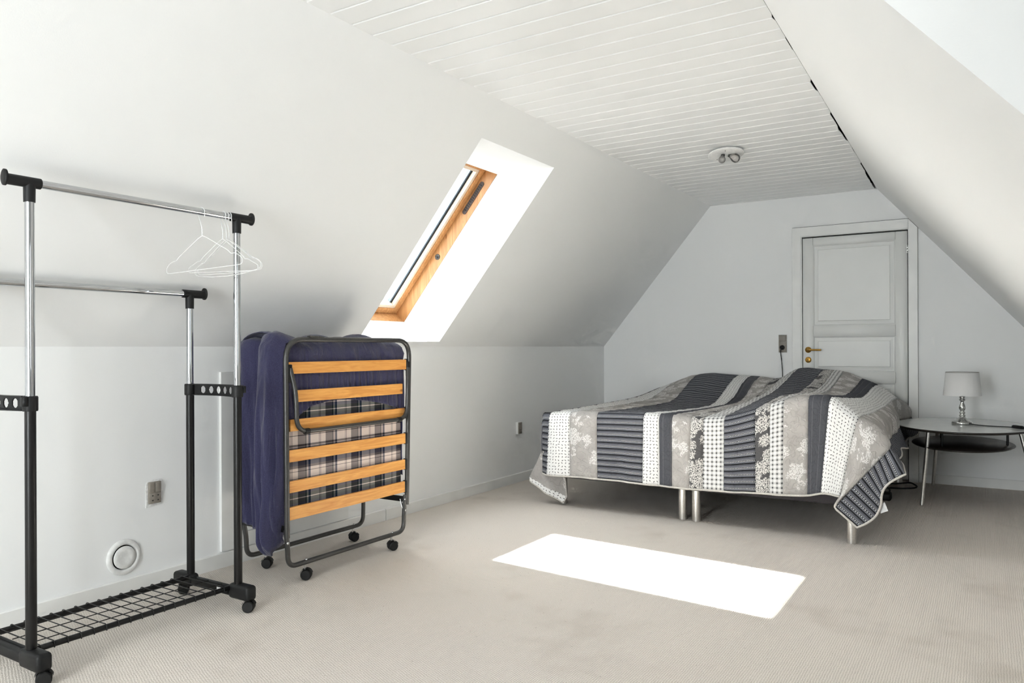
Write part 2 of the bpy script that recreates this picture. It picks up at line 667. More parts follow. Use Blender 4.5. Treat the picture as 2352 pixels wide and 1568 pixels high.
def m_check():
    t = NT('grey_white_check_fabric')
    uv = t.coord('UV')
    s = t.sep(uv)

    def band(x, p):
        f = t.math('FRACT', t.math('DIVIDE', x, p))
        return t.ramp(f, [(0.0, (0, 0, 0)), (0.10, (0, 0, 0)), (0.2, (.55, .55, .55)), (0.28, (.1, .1, .1)), (0.36, (1, 1, 1)), (0.62, (1, 1, 1)), (0.70, (.1, .1, .1)), (0.8, (.55, .55, .55)), (0.9, (0, 0, 0))])
    a, b = band(s[0], 0.027), band(s[1], 0.027)
    m = t.math('ADD', t.math('MULTIPLY', t.math('ADD', a, b), 0.26), t.math('MULTIPLY', t.math('MULTIPLY', a, b), 0.45), clamp=True)
    c = t.mix(m, (0.78, 0.775, 0.76, 1), lin((66, 65, 67)))
    return t.out(c, 0.9, 0, quilting(t, uv, 0.6), 0.1)


M['ditsy'], M['floral'], M['dkfloral'] = m_ditsy(), m_floral(), m_darkfloral()
M['dark'], M['stripe'], M['check'] = m_dark(), m_stripe(), m_check()


def m_tartan():
    t = NT('tartan_mattress_fabric')
    s = t.sep(t.coord('UV'))
    Wt, Bk, Gr, Nv, Gn = lin((236, 226, 220)), lin((38, 38, 46)), lin((112, 104, 106)), lin((58, 66, 92)), lin((42, 62, 60))
    u = t.math('FRACT', t.math('DIVIDE', s[0], 0.177))
    w = t.ramp(u, [(0, Wt), (.16, Bk), (.175, Wt), (.20, Bk), (.215, Wt), (.40, Gr), (.66, Bk), (.70, Wt), (.72, Bk), (.735, Wt), (.76, Nv), (.84, Wt)], 'CONSTANT')
    vv = t.math('FRACT', t.math('DIVIDE', s[1], 0.205))
    f = t.ramp(vv, [(0, Nv), (.08, Wt), (.105, Gr), (.15, Wt), (.35, Bk), (.365, Wt), (.52, Bk), (.535, Wt), (.60, Gr), (.66, Nv), (.80, Gn), (.90, Wt), (.92, Gn)], 'CONSTANT')
    c = t.mix(0.5, w, f)
    c = t.mix(0.6, c, t.mix(1.0, w, f, 'MULTIPLY'))
    th = t.noise(t.coord('UV'), 800, 1)
    return t.out(c, 0.9, 0, t.bump(th, 0.2, 0.001), 0.1)


M['tartan'] = m_tartan()


def m_navy():
    t = NT('navy_jersey_fabric')
    o = t.coord()
    f = t.noise(o, 420, 2)
    c = t.ramp(f, [(0.3, lin((46, 45, 70))), (0.7, lin((70, 69, 97)))])
    wr = t.noise(t.map(o, (14, 14, 4)), 1.0, 3, 0.5, 0.8)
    return t.out(c, 0.95, 0, t.bump(t.math('ADD', wr, t.math('MULTIPLY', f, 0.06)), 0.8, 0.02), 0.1, 0.25)


M['navy'] = m_navy()
# ================================================================== THE ROOM
T = 0.08
m = MB().box(-0.3, DWX + 0.1, YF - 0.1, B_ + 0.1, -0.06, 0.0)
struct(m.build('floor', M['carpet']), 'beige woven wall-to-wall carpet on the floor', 'floor')

# left knee wall
m = MB().box(-T, 0, YF, B_, 0, KH + 0.004)
struct(m.build('wall_left', M['wall']), 'low white wall under the left slope', 'wall')

# left slope with the hole of the skylight
SY0, SY1 = 3.405, 4.217
S0, S1 = 0.045, 1.480
m = MB()


def sq(s0, s1, y0, y1):
    m.add([sl_pt(s0, 0, y0), sl_pt(s1, 0, y0), sl_pt(s1, 0, y1), sl_pt(s0, 0, y1)], [(0, 1, 2, 3)])


sq(0, SLEN + 0.11, YF, SY0)
sq(0, SLEN + 0.11, SY1, B_)
sq(0, S0, SY0, SY1)
sq(S1, SLEN + 0.11, SY0, SY1)
# reveals of the opening
SI0, SI1, DI = -0.050, 1.210, 0.340
for (a, b) in (((S0, 0), (SI0, DI)), ((S1, 0), (SI1, DI))):
    m.add([sl_pt(a[0], a[1], SY0), sl_pt(a[0], a[1], SY1), sl_pt(b[0], b[1], SY1), sl_pt(b[0], b[1], SY0)], [(0, 1, 2, 3)])
for y in (SY0, SY1):
    m.add([sl_pt(S0, 0, y), sl_pt(S1, 0, y), sl_pt(SI1, DI, y), sl_pt(SI0, DI, y)], [(0, 1, 2, 3)])
struct(m.build('wall_left_slope', M['wall']), 'white sloping wall on the left with a skylight opening', 'wall')

# end wall with the door hole
DX0, DX1, DZ = 1.905, 2.733, 2.070
m = MB()
Bq = B_


def wq(p):
    m.add([(x, Bq, z) for x, z in p], [tuple(range(len(p)))])


wq([(0, 0), (DX0, 0), (DX0, H_ + 0.05), (A_, H_ + 0.05), (A_, H_), (0, KH)])
wq([(DX0, DZ), (DX1, DZ), (DX1, H_ - (DX1 - 2.503) * TANR), (2.503, H_), (2.503, H_ + 0.05), (DX0, H_ + 0.05)])
wq([(DX1, 0), (XR, 0), (XR, ZR), (DX1, H_ - (DX1 - 2.503) * TANR)])
for x in (DX0, DX1):
    m.add([(x, Bq, 0), (x, Bq + 0.1, 0), (x, Bq + 0.1, DZ), (x, Bq, DZ)], [(0, 1, 2, 3)])
m.add([(DX0, Bq, DZ), (DX1, Bq, DZ), (DX1, Bq + 0.1, DZ), (DX0, Bq + 0.1, DZ)], [(0, 1, 2, 3)])
struct(m.build('wall_back', M['wall']), 'white gable wall with the panelled door', 'wall')

# right slope and knee wall beyond the dormer
m = MB()
n = 12
ys = [DC1 + (B_ - DC1) * i / n for i in range(n + 1)]
m.grid([[(bx_(y), y, H_), (XR + (bx_(y) - 2.503), y, ZR)] for y in ys], smooth=False)
struct(m.build('wall_right_slope', M['wall']), 'white sloping wall on the right beyond the dormer', 'wall')
m = MB().box(XR - 0.001, XR + T, DC1, B_, 0, ZR + 0.02)
struct(m.build('wall_right', M['wall']), 'low white wall under the right slope', 'wall')
# dormer cheeks, window wall, wall behind the camera
m = MB()
xb = bx_(DC1)
m.add([(xb, DC1, H_), (XR + xb - 2.503, DC1, ZR), (XR + xb - 2.503, DC1, 0), (DWX, DC1, 0), (DWX, DC1, H_ + 0.02), (xb, DC1, H_ + 0.02)], [(0, 1, 2, 3, 4, 5)])
struct(m.build('wall_dormer_far', M['wall']), 'white dormer cheek at the upper right', 'wall')
m = MB().box(2.6, DWX, DC0 - T, DC0, 0, H_ + 0.02)  # unseen cheek, set forward so it shades the far cheek
struct(m.build('wall_dormer_near', M['wall']), 'white dormer cheek behind the camera', 'wall')
WZ0, WZ1, WY0, WY1 = 0.90, 2.00, -0.10, 0.90
m = MB()
m.box(DWX, DWX + T, DC0, DC1, 0, WZ0).box(DWX, DWX + T, DC0, DC1, WZ1, H_ + 0.02)
m.box(DWX, DWX + T, DC0, WY0, WZ0, WZ1).box(DWX, DWX + T, WY1, DC1, WZ0, WZ1)
struct(m.build('wall_dormer', M['wall']), 'white dormer front wall around the window', 'wall')
GX0, GX1, GZ0, GZ1 = 1.25, 2.50, 0.10, 2.30
m = MB().box(-0.2, GX0, YF - T, YF, 0, H_ + 0.05).box(GX1, 3.0, YF - T, YF, 0, H_ + 0.05)
m.box(GX0, GX1, YF - T, YF, 0, GZ0).box(GX0, GX1, YF - T, YF, GZ1, H_ + 0.05).box(2.58, 2.66, YF, DC0, 0, H_ + 0.02)
struct(m.build('wall_front', M['wall']), 'white wall behind the camera', 'wall')
m = MB().box(2.5, DWX + T, DC0 - T, DC1 + 0.0, H_ + 0.001, H_ + 0.03)
struct(m.build('ceiling_dormer', M['wall']), 'flat white dormer ceiling', 'ceiling')

# ceiling: black backing above painting the unlit attic, boards below, each a part
m = MB().box(A_ - 0.02, 2.75, YF - 0.1, B_ + 0.05, H_ + 0.075, H_ + 0.095)
ysr = [YF + (B_ + 0.05 - YF) * i / 20 for i in range(21)]
m.grid([[(bx_(y) + 0.002, y, H_ - 0.004), (bx_(y) + 0.002, y, H_ + 0.09)] for y in ysr], smooth=False)
m.add([(A_ - 0.1, B_ + 0.004, H_ + 0.04), (2.7, B_ + 0.004, H_ + 0.04), (2.7, B_ + 0.004, H_ + 0.09), (A_ - 0.1, B_ + 0.004, H_ + 0.09)], [(0, 1, 2, 3)])
ceil = struct(m.build('ceiling', M['unlit']), 'ceiling of white painted tongue-and-groove boards', 'ceiling')
PITCH = 0.1228
GAPS = [(3.05, 3.22, 0.0058), (3.28, 3.50, 0.0029), (3.93, 4.20, 0.0086), (4.53, 4.90, 0.0079), (4.90, 5.05, 0.0144), (5.05, 5.28, 0.0094), (5.40, 5.65, 0.0022), (5.88, 6.25, 0.0079), (6.25, 6.97, 0.0158)]


def gap_at(y):
    for a, b, g in GAPS:
        if a <= y <= b:
            return g
    return 0.0


yb = 2.381 - PITCH * 40
k = 0
GV, GD = 0.010, 0.0075
while yb < B_:
    y0, y1 = yb, min(yb + PITCH, B_)
    if y1 > YF and y1 - y0 > 0.03:
        y0 = max(y0, YF)
        prof = [(y0 + 0.0005, GD), (y0 + GV * 0.55, GD), (y0 + GV, 0), (y1 - GV * 0.3, 0), (y1 - 0.0005, GD), (y1 - 0.0005, 0.02), (y0 + 0.0005, 0.02)]
        xl = A_ - 0.004 + random.uniform(0, 0.004)
        n_ = len(prof)
        vs = [(xl + z * 0.6, y, H_ + z) for y, z in prof]
        vs += [(bx_(y) - gap_at(y) * random.uniform(0.8, 1.15) + (0.014 if gap_at(y) == 0 and z < .001 else 0) - z * 0.5, y, H_ + z) for y, z in prof]
        fs = [tuple(range(n_)), tuple(range(n_, 2 * n_))] + [(i, (i + 1) % n_, n_ + (i + 1) % n_, n_ + i) for i in range(n_)]
        MB().add(vs, fs).build('board', M['board'], ceil)
    yb += PITCH
    k += 1

# baseboards
bl = MB().box(0, 0.004, YF, B_, 0, BH - 0.012).build('baseboard_left', M['trim'])
struct(bl, 'white baseboard along the left knee wall', 'baseboard')
for y0, y1 in ((YF, 3.670), (3.6735, B_ - 0.012)):
    m = MB()
    m.prism([(0, 0), (0.013, 0), (0.013, BH - 0.004), (0.009, BH), (0, BH)], 1, y0, y1)
    m.build('board', M['trim'], bl)
m = MB().prism([(B_, 0), (B_ - 0.013, 0), (B_ - 0.013, BH - 0.004), (B_ - 0.009, BH), (B_, BH)], 0, 0.013, 1.829)
m.prism([(B_, 0), (B_ - 0.013, 0), (B_ - 0.013, BH - 0.004), (B_ - 0.009, BH), (B_, BH)], 0, 2.806, XR)
struct(m.build('baseboard_back', M['trim']), 'white baseboard along the gable wall', 'baseboard')
m = MB().box(XR - 0.013, XR, DC1, B_ - 0.013, 0, BH)
struct(m.build('baseboard_right', M['trim']), 'white baseboard along the right knee wall', 'baseboard')

# ------------------------------------------------------------------ skylight: window_1
W1 = bpy.data.objects.new('window_1', None)
COL.objects.link(W1)
W1.location = sl_pt(0.6, 0.42, 3.81)
struct(W1, 'pine roof window deep in the left slope', 'window')


def sbox(mb, s0, s1, d0, d1, y0, y1):
    return mb.hexa([sl_pt(s0, d0, y0), sl_pt(s1, d0, y0), sl_pt(s1, d0, y1), sl_pt(s0, d0, y1),
                    sl_pt(s0, d1, y0), sl_pt(s1, d1, y0), sl_pt(s1, d1, y1), sl_pt(s0, d1, y1)])


FD0, FD1 = 0.338, 0.52
fo = 0.07
for (s0, s1, y0, y1) in ((SI0 - fo, SI1 + fo, SY1, SY1 + fo), (SI0 - fo, SI1 + fo, SY0 - fo, SY0), (SI1, SI1 + fo, SY0, SY1), (SI0 - fo, SI0, SY0, SY1)):
    sbox(MB(), s0, s1, FD0, FD1, y0, y1).build('frame', M['winwood'], W1)
g = 0.004
for (s0, s1, y0, y1) in ((SI0 + g, SI1 - g, SY1 - 0.042, SY1 - g), (SI0 + g, SI1 - g, SY0 + g, SY0 + 0.042), (SI1 - 0.042, SI1 - g, SY0 + 0.042, SY1 - 0.042), (SI0 + g, SI0 + 0.042, SY0 + 0.042, SY1 - 0.042)):
    sbox(MB(), s0, s1, 0.432, 0.50, y0, y1).build('sash', M['winwood'], W1)
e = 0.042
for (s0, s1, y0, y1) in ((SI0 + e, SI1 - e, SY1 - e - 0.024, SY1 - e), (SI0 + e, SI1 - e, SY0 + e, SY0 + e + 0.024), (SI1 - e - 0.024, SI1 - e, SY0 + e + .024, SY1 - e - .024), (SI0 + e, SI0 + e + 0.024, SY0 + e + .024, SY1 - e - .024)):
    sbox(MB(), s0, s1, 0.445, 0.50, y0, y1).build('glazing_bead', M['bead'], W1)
e2 = e + 0.024
for (s0, s1, y0, y1) in ((SI0 + e2, SI1 - e2, SY1 - e2 - 0.004, SY1 - e2), (SI0 + e2, SI1 - e2, SY0 + e2, SY0 + e2 + 0.004)):
    sbox(MB(), s0, s1, 0.472, 0.50, y0, y1).build('gasket', M['gasket'], W1)
e3 = e2 + 0.004
for (s0, s1, y0, y1) in ((SI0 + e2, SI1 - e2, SY1 - e3 - 0.014, SY1 - e3), (SI0 + e2, SI1 - e2, SY0 + e3, SY0 + e3 + 0.014)):
    sbox(MB(), s0, s1, 0.480, 0.50, y0, y1).build('spacer', M['alu'], W1)
sbox(MB(), SI0 + e, SI1 - e, 0.486, 0.490, SY0 + e, SY1 - e).build('pane', M['glass'], W1)
# vent grille and lock bushing in the frame's side
m = MB()
vs, L0, L1 = [], 0.85, 1.11
ring = []
for k in range(24):
    a = 2 * math.pi * k / 24
    ss = (L1 - 0.017 if math.cos(a) > 0 else L0 + 0.017) + 0.017 * math.cos(a)
    ring.append((ss, 0.400 + 0.017 * math.sin(a)))
m.add([sl_pt(s, d, SY1 - 0.0005) for s, d in ring] + [sl_pt(s, d, SY1 - 0.004) for s, d in ring],
      [tuple(range(24, 48))] + [(i, (i + 1) % 24, 24 + (i + 1) % 24, 24 + i) for i in range(24)])
gr = m.build('vent_grille', M['ventbrown'], W1)
for k in range(13):
    s = L0 + 0.028 + k * 0.0168
    sbox(MB(), s, s + 0.007, 0.391, 0.413, SY1 - 0.0065, SY1 - 0.0035).build('rib', M['blackplastic'], gr)
cpt = sl_pt(0.492, 0.392, SY1)
m = MB().lathe([(0.021, 0), (0.021, 0.003), (0.017, 0.005), (0.009, 0.0055), (0.008, 0.002), (0.0, 0.002)], cpt, 24, axis=1, flip=-1)
m.build('lock_bushing', M['greymetal'], W1)
daylight(sl_pt(0.58, 0.54, 3.811), (SZ, 0, -SX), 0.70, 1.15, L_SKYLIGHT, SKY_COLOR)

# ------------------------------------------------------------------ dormer window: window_2 (lights the room)
W2 = bpy.data.objects.new('window_2', None)
COL.objects.link(W2)
W2.location = (DWX + 0.04, 0.3, WZ0)
struct(W2, 'white dormer window behind the camera on the right', 'window')
nb = 2
wy = (WY1 - WY0) / nb
for i in range(nb + 1):
    y = WY0 + i * wy
    MB().box(DWX + 0.01, DWX + 0.07, max(WY0, y - 0.03), min(WY1, y + 0.03), WZ0, WZ1).build('frame', M['trim'], W2)
for i in range(nb):
    y0, y1 = WY0 + i * wy + 0.03, WY0 + (i + 1) * wy - 0.03
    for z0, z1 in ((WZ0, WZ0 + 0.05), (WZ1 - 0.05, WZ1)):
        MB().box(DWX + 0.012, DWX + 0.068, y0, y1, z0, z1).build('rail', M['trim'], W2)
    MB().box(DWX + 0.038, DWX + 0.042, y0, y1, WZ0 + 0.05, WZ1 - 0.05).build('pane', M['glass'], W2)
MB().box(DWX - 0.12, DWX + 0.01, WY0 - 0.02, WY1 + 0.02, WZ0 - 0.03, WZ0).build('sill', M['trim'], W2)
daylight((DWX + 0.11, (WY0 + WY1) / 2, (WZ0 + WZ1) / 2), (-1, 0, 0), WY1 - WY0, WZ1 - WZ0, L_DORMER, SKY_COLOR)

# ------------------------------------------------------------------ unseen gable window added to brighten the room: window_3_added
W3 = bpy.data.objects.new('window_3_added', None)
COL.objects.link(W3)
W3.location = ((GX0 + GX1) / 2, YF - 0.04, GZ0)
struct(W3, 'white casement window added unseen behind the camera for light', 'window')
for x in (GX0 + 0.03, (GX0 + GX1) / 2, GX1 - 0.03):
    MB().box(x - 0.03, x + 0.03, YF - 0.07, YF - 0.01, GZ0, GZ1).build('frame', M['trim'], W3)
for x0, x1 in ((GX0 + 0.06, (GX0 + GX1) / 2 - 0.03), ((GX0 + GX1) / 2 + 0.03, GX1 - 0.06)):
    for z0, z1 in ((GZ0, GZ0 + 0.05), (GZ1 - 0.05, GZ1)):
        MB().box(x0, x1, YF - 0.068, YF - 0.012, z0, z1).build('rail', M['trim'], W3)
    MB().box(x0, x1, YF - 0.042, YF - 0.038, GZ0 + 0.05, GZ1 - 0.05).build('pane', M['glass'], W3)
MB().box(GX0 - 0.02, GX1 + 0.02, YF - 0.01, YF + 0.10, GZ0 - 0.03, GZ0).build('sill', M['trim'], W3)
daylight(((GX0 + GX1) / 2, YF - 0.11, (GZ0 + GZ1) / 2), (0, 1, 0), GX1 - GX0, GZ1 - GZ0, L_GABLE_FILL, SKY_COLOR)  # lamp of the added window, strength fitted to the wall brightness

# ------------------------------------------------------------------ door_1
D1 = bpy.data.objects.new('door_1', None)
COL.objects.link(D1)
D1.location = ((DX0 + DX1) / 2, B_, 0)
struct(D1, 'white panelled door with brass handle behind the bed', 'door')
MB().box(DX0 - 0.02, DX1 + 0.02, B_ + 0.085, B_ + 0.1, 0, DZ + 0.02).build('dark_backing', M['unlit'], D1)  # black sheet put in so the gaps round the leaf look unlit
# casings
CY = B_ - 0.016
MB().box(1.8295, 1.898, CY, B_, 0, DZ + 0.0).build('casing', M['trim'], D1)
m = MB().prism([(1.8295, DZ), (2.7334, DZ), (2.7334, 2.1453), (1.8295, 2.1453)], 1, CY, B_)
m.build('casing', M['trim'], D1)
zt = lambda x: H_ - (x - 2.503) * TANR - 0.004
m = MB().prism([(2.736, 0), (2.803, 0), (2.803, zt(2.803)), (2.736, zt(2.736))], 1, B_ - 0.03, B_)
m.build('casing', M['trim'], D1)
# dark strips painting the shade in the gaps round the casings
MB().box(1.8295, 2.7334, CY + 0.0005, B_, 2.1453, 2.1480).build('crack_shade', M['unlit'], D1)
MB().box(1.8272, 1.8295, CY + 0.009, B_, 0, 2.1453).build('crack_shade', M['outlet'], D1)
MB().box(2.7334, 2.736, CY + 0.0005, B_, 0, zt(2.736)).build('crack_shade', M['unlit'], D1)
MB().prism([(2.736, zt(2.736)), (2.803, zt(2.803)), (2.803, zt(2.803) + 0.0035), (2.736, zt(2.736) + 0.0035)], 1, B_ - 0.0295, B_).build('crack_shade', M['unlit'], D1)
MB().box(2.803, 2.8048, B_ - 0.006, B_, 0, zt(2.804)).build('crack_shade', M['outlet'], D1)
# jamb slip inside the casing
MB().box(1.898, 1.907, B_ - 0.008, B_ + 0.06, 0, DZ).build('jamb', M['door'], D1)
MB().box(1.907, DX1, B_ - 0.008, B_ + 0.06, DZ - 0.009, DZ).build('jamb', M['door'], D1)
# leaf
LX0, LX1, LZ0, LZ1, LY = 1.913, 2.7285, 0.012, 2.049, B_ - 0.002
T1, T2 = LY, LY + 0.04
lf = MB().box(LX0 + 0.002, LX1 - 0.002, LY + 0.020, LY + 0.034, LZ0, LZ1 - 0.002).build('leaf', M['door'], D1)
SLX, SRX = 1.996, 2.640
MB().rbox(LX0, SLX, T1, T2, LZ0, LZ1, 0.0015, 1).build('stile', M['door'], lf)
MB().rbox(SRX, LX1, T1, T2, LZ0, LZ1, 0.0015, 1).build('stile', M['door'], lf)
rails = [(1.984, LZ1), (1.193, 1.285), (0.800, 0.892), (0.012, 0.20)]
for z0, z1 in rails:
    MB().rbox(SLX + 0.0018, SRX - 0.0018, T1, T2, z0, z1, 0.0015, 1).build('rail', M['door'], lf)
for z0, z1 in ((1.285, 1.984), (0.892, 1.193), (0.20, 0.800)):
    m = MB()
    # sloped moulding then raised field
    x0, x1 = SLX, SRX
    rings = [(0.0, 0.0015), (0.004, 0.004), (0.012, 0.016), (0.017, 0.016), (0.040, 0.011), (0.044, 0.004)]
    P = []
    for off, dep in rings:
        P.append([(x0 + off, LY + dep, z0 + off), (x1 - off, LY + dep, z0 + off), (x1 - off, LY + dep, z1 - off), (x0 + off, LY + dep, z1 - off)])
    m.grid(P, smooth=False, closed_u=True)
    m.add(P[-1], [(0, 1, 2, 3)])
    m.build('panel', M['door'], lf)
# brass lever handle, escutcheon
hx, hz = 1.957, 1.077
m = MB().lathe([(0.026, 0), (0.026, 0.006), (0.023, 0.009), (0.012, 0.010), (0.011, 0.035), (0.0, 0.036)], (hx, LY, hz), 28, axis=1, flip=-1)
hd = m.build('handle', M['brass'], D1)
m = MB().tube(arc_path([(hx, LY - 0.02, hz), (hx, LY - 0.045, hz), (hx + 0.112, LY - 0.045, hz - 0.001)], 0.015), 0.0085, 12)
m.build('lever', M['brass'], hd)
m = MB().lathe([(0.026, 0), (0.026, 0.004), (0.022, 0.007), (0.0, 0.007)], (hx, LY, 0.990), 28, axis=1, flip=-1)
es = m.build('escutcheon', M['brass'], D1)
m = MB().lathe([(0.0045, 0), (0.0045, 0.0008), (0, 0.0008)], (hx, LY - 0.0071, 0.994), 14, axis=1, flip=-1)
m.prism([(hx - 0.002, 0.992), (hx + 0.002, 0.992), (hx + 0.0035, 0.979), (hx - 0.0035, 0.979)], 1, LY - 0.0079, LY - 0.0068)
m.build('keyhole', M['outletdark'], es)
for z in (1.90, 0.30):
    m = MB()
    for q in range(3):
        m.lathe([(0.0065, 0), (0.0065, 0.021), (0, 0.021)], (2.7315, LY - 0.008, z - 0.034 + q * 0.023), 12)
    m.box(2.724, 2.740, LY - 0.006, LY - 0.001, z - 0.034, z + 0.034)
    m.build('hinge', M['lampchrome'], D1)

# ------------------------------------------------------------------ knee-wall hatch: door_2
D2 = bpy.data.objects.new('door_2', None)
COL.objects.link(D2)
D2.location = (0, 2.886, 0.08)
struct(D2, 'white access hatch in the knee wall behind the folding bed', 'hatch')
HY0, HY1, HZ0, HZ1, HW = 2.443, 3.333, 0.082, 0.987, 0.072
pr4 = [
    [(HY0, HZ0), (HY0 + HW, HZ0 + HW), (HY0 + HW, HZ1 - HW), (HY0, HZ1)],
    [(HY1, HZ0), (HY1, HZ1), (HY1 - HW, HZ1 - HW), (HY1 - HW, HZ0 + HW)],
    [(HY0, HZ1), (HY0 + HW, HZ1 - HW), (HY1 - HW, HZ1 - HW), (HY1, HZ1)],
    [(HY0, HZ0), (HY1, HZ0), (HY1 - HW, HZ0 + HW), (HY0 + HW, HZ0 + HW)]]
for p in pr4:
    MB().prism(p, 0, 0.0, 0.016).build('casing', M['trim'], D2)
MB().box(0.0, 0.007, HY0 + HW + 0.003, HY1 - HW - 0.003, HZ0 + HW + 0.003, HZ1 - HW - 0.003).build('leaf', M['door'], D2)

# ================================================================== GARMENT RACK
XF, XB, YN, YE = 0.582, 0.257, 1.278, 2.100
rack = thing('garment_rack', 'black and chrome double-rail garment rack on castors against the left wall', 'clothes rack', (0.42, 1.69, 0))
RZF, RZB = 1.660, 1.350
for y in (YN, YE):
    for x, zt_ in ((XF, RZF), (XB, RZB)):
        MB().tube([(x, y, 0.095), (x, y, 0.925)], 0.0172, 20).build('lower_post', M['blackmetal'], rack)
        MB().tube([(x, y, 0.90), (x, y, zt_ - 0.04)], 0.0148, 24).build('upper_post', M['chrome'], rack)
        # clamp collar
        m = MB().lathe([(0.0225, 0), (0.0235, 0.004), (0.0235, 0.046), (0.0215, 0.050), (0.0155, 0.050)], (x, y, 0.898), 20)
        sgn = -1 if y == YN else 1
        m.rbox(x - 0.006, x + 0.020, y + sgn * 0.016, y + sgn * 0.030, 0.915, 0.945, 0.003)
        m.build('clamp', M['blackplastic'], rack)
    # perforated bridge between front and back post (bowed outward)
    sgn = -1 if y == YN else 1
    n = 96
    cols = []
    holes = [0.17 + 0.165 * k for k in range(5)]

    def by(t): return y + sgn * (0.006 + 0.020 * math.sin(math.pi * t))
    m = MB()
    xs = [XB + 0.02 + (XF - XB - 0.04) * i / n for i in range(n + 1)]
    for i in range(n):
        t0, t1 = i / n, (i + 1) / n
        tm = (t0 + t1) / 2
        dh = min(abs(tm - h) for h in holes)
        hh = 0.0165 * math.sqrt(1 - (dh / 0.05) ** 2) if dh < 0.05 else 0
        segs = ((0.900, 0.923 - hh), (0.923 + hh, 0.946)) if hh > 0 else ((0.900, 0.946),)
        for z0, z1 in segs:
            a0, a1 = by(t0), by(t1)
            m.hexa([(xs[i], a0, z0), (xs[i + 1], a1, z0), (xs[i + 1], a1 + 0.004, z0), (xs[i], a0 + 0.004, z0),
                    (xs[i], a0, z1), (xs[i + 1], a1, z1), (xs[i + 1], a1 + 0.004, z1), (xs[i], a0 + 0.004, z1)])
        for z0, z1 in ((0.898, 0.902), (0.944, 0.948)):
            a0, a1 = by(t0), by(t1)
            m.hexa([(xs[i], a0 - 0.012, z0), (xs[i + 1], a1 - 0.012, z0), (xs[i + 1], a1 + 0.016, z0), (xs[i], a0 + 0.016, z0),
                    (xs[i], a0 - 0.012, z1), (xs[i + 1], a1 - 0.012, z1), (xs[i + 1], a1 + 0.016, z1), (xs[i], a0 + 0.016, z1)])
    m.build('bridge', M['blackplastic'], rack)
for x, z in ((XF, RZF), (XB, RZB)):
    MB().tube([(x, YN - 0.03, z), (x, YE + 0.03, z)], 0.0140, 24).build('rail', M['chrome'], rack)
    for y in (YN, YE):
        s = -1 if y == YN else 1
        m = MB().tube([(x, y, z - 0.066), (x, y, z - 0.002)], [0.0178, 0.0185], 20)
        m.tube([(x, y - s * 0.034, z), (x, y + s * 0.072, z)], 0.0182, 20)
        t = m.build('tee_joint', M['blackplastic'], rack)
        m = MB()
        prof = [(0.0, 0.0), (0.017, 0.0), (0.0225, 0.002), (0.0225, 0.0085), (0.017, 0.011), (0, 0.011)]
        m.lathe([(r, h) for r, h in prof], (x, y + s * 0.070, z + 0.004), 24, axis=1, sx=0.9, sy=1.2, flip=s)
        m.build('end_cap', M['blackplastic'], t)


def caster(parent, x, y, r=0.024, w=0.040, ang=0.0, ztop=0.07):
    """twin-wheel castor, wheel bottom on the floor"""
    g = parent
    c, s = math.cos(ang), math.sin(ang)

    def P(a, b, z): return (x + a * c - b * s, y + a * s + b * c, z)
    m = MB()
    for sd in (-1, 1):
        n = 20
        ring0 = []
        for off, rr in ((sd * 0.004, r * 0.9), (sd * 0.006, r), (sd * (w / 2 - 0.004), r), (sd * w / 2, r * 0.82)):
            ring0.append([P(rr * math.cos(2 * math.pi * k / n), off, r + rr * math.sin(2 * math.pi * k / n)) for k in range(n)])
        m.grid(ring0, smooth=True, closed_u=True)
        m.add(ring0[-1], [tuple(range(n))])
        m.add(ring0[0], [tuple(range(n))])
    m.tube([P(0, -0.006, r), P(0, 0.006, r)], r * 0.72, 16)
    wh = m.build('caster', M['blackplastic'], g)
    # hood over the wheels
    hood = []
    for b in (-w / 2 * 0.72, -w / 2 * 0.3, w / 2 * 0.3, w / 2 * 0.72):
        hood.append([P((r + 0.004) * math.cos(a), b, r + (r + 0.004) * math.sin(a)) for a in [R(15 + 12.5 * k) for k in range(13)]])
    m = MB().grid(hood)
    m.build('hood', M['blackplastic'], wh)
    m = MB().tube([P(-0.006, 0, 2 * r - 0.002), P(-0.006, 0, ztop)], 0.0055, 12)
    m.build('stem', M['zinc'], wh)


for y in (YN, YE):
    s = -1 if y == YN else 1
    m = MB()
    m.rbox(0.165, 0.665, y - 0.017, y + 0.017, 0.052, 0.088, 0.006)
    m.rbox(0.545, 0.672, y - 0.026, y + 0.026, 0.046, 0.108, 0.014, 3)
    m.rbox(0.158, 0.285, y - 0.026, y + 0.026, 0.046, 0.100, 0.014, 3)
    m.rbox(0.29, 0.54, y - s * 0.017 - 0.004, y - s * 0.017 + 0.004, 0.060, 0.094, 0.003)
    ft = m.build('foot', M['blackplastic'], rack)
    caster(rack, 0.205, y, 0.0245, 0.042, R(52), 0.055)
    caster(rack, 0.655, y - s * 0.004, 0.0245, 0.042, R(38 if s > 0 else 62), 0.055)
    if y == YE:
        MB().box(0.47, 0.50, y - 0.0235, y - 0.0225, 0.066, 0.080).build('sticker', M['tag'], ft)
# shoe shelf
for x in (0.268, 0.552):
    MB().tube([(x, YN + 0.01, 0.088), (x, YE - 0.01, 0.088)], 0.0105, 14).build('shelf_tube', M['blackmetal'], rack)
for k in range(17):
    y = 1.316 + k * 0.0456
    p = [(0.256, y, 0.082), (0.257, y, 0.097), (0.264, y, 0.1015), (0.31, y, 0.1005), (0.51, y, 0.1005), (0.556, y, 0.1015), (0.5635, y, 0.096), (0.564, y, 0.079)]
    MB().tube(arc_path(p, 0.006, 3), 0.0022, 7).build('cross_wire', M['blackmetal'], rack)
for x in (0.325, 0.41, 0.50):
    MB().tube([(x, YN + 0.02, 0.0968), (x, YE - 0.02, 0.0968)], 0.0019, 7).build('long_wire', M['blackmetal'], rack)


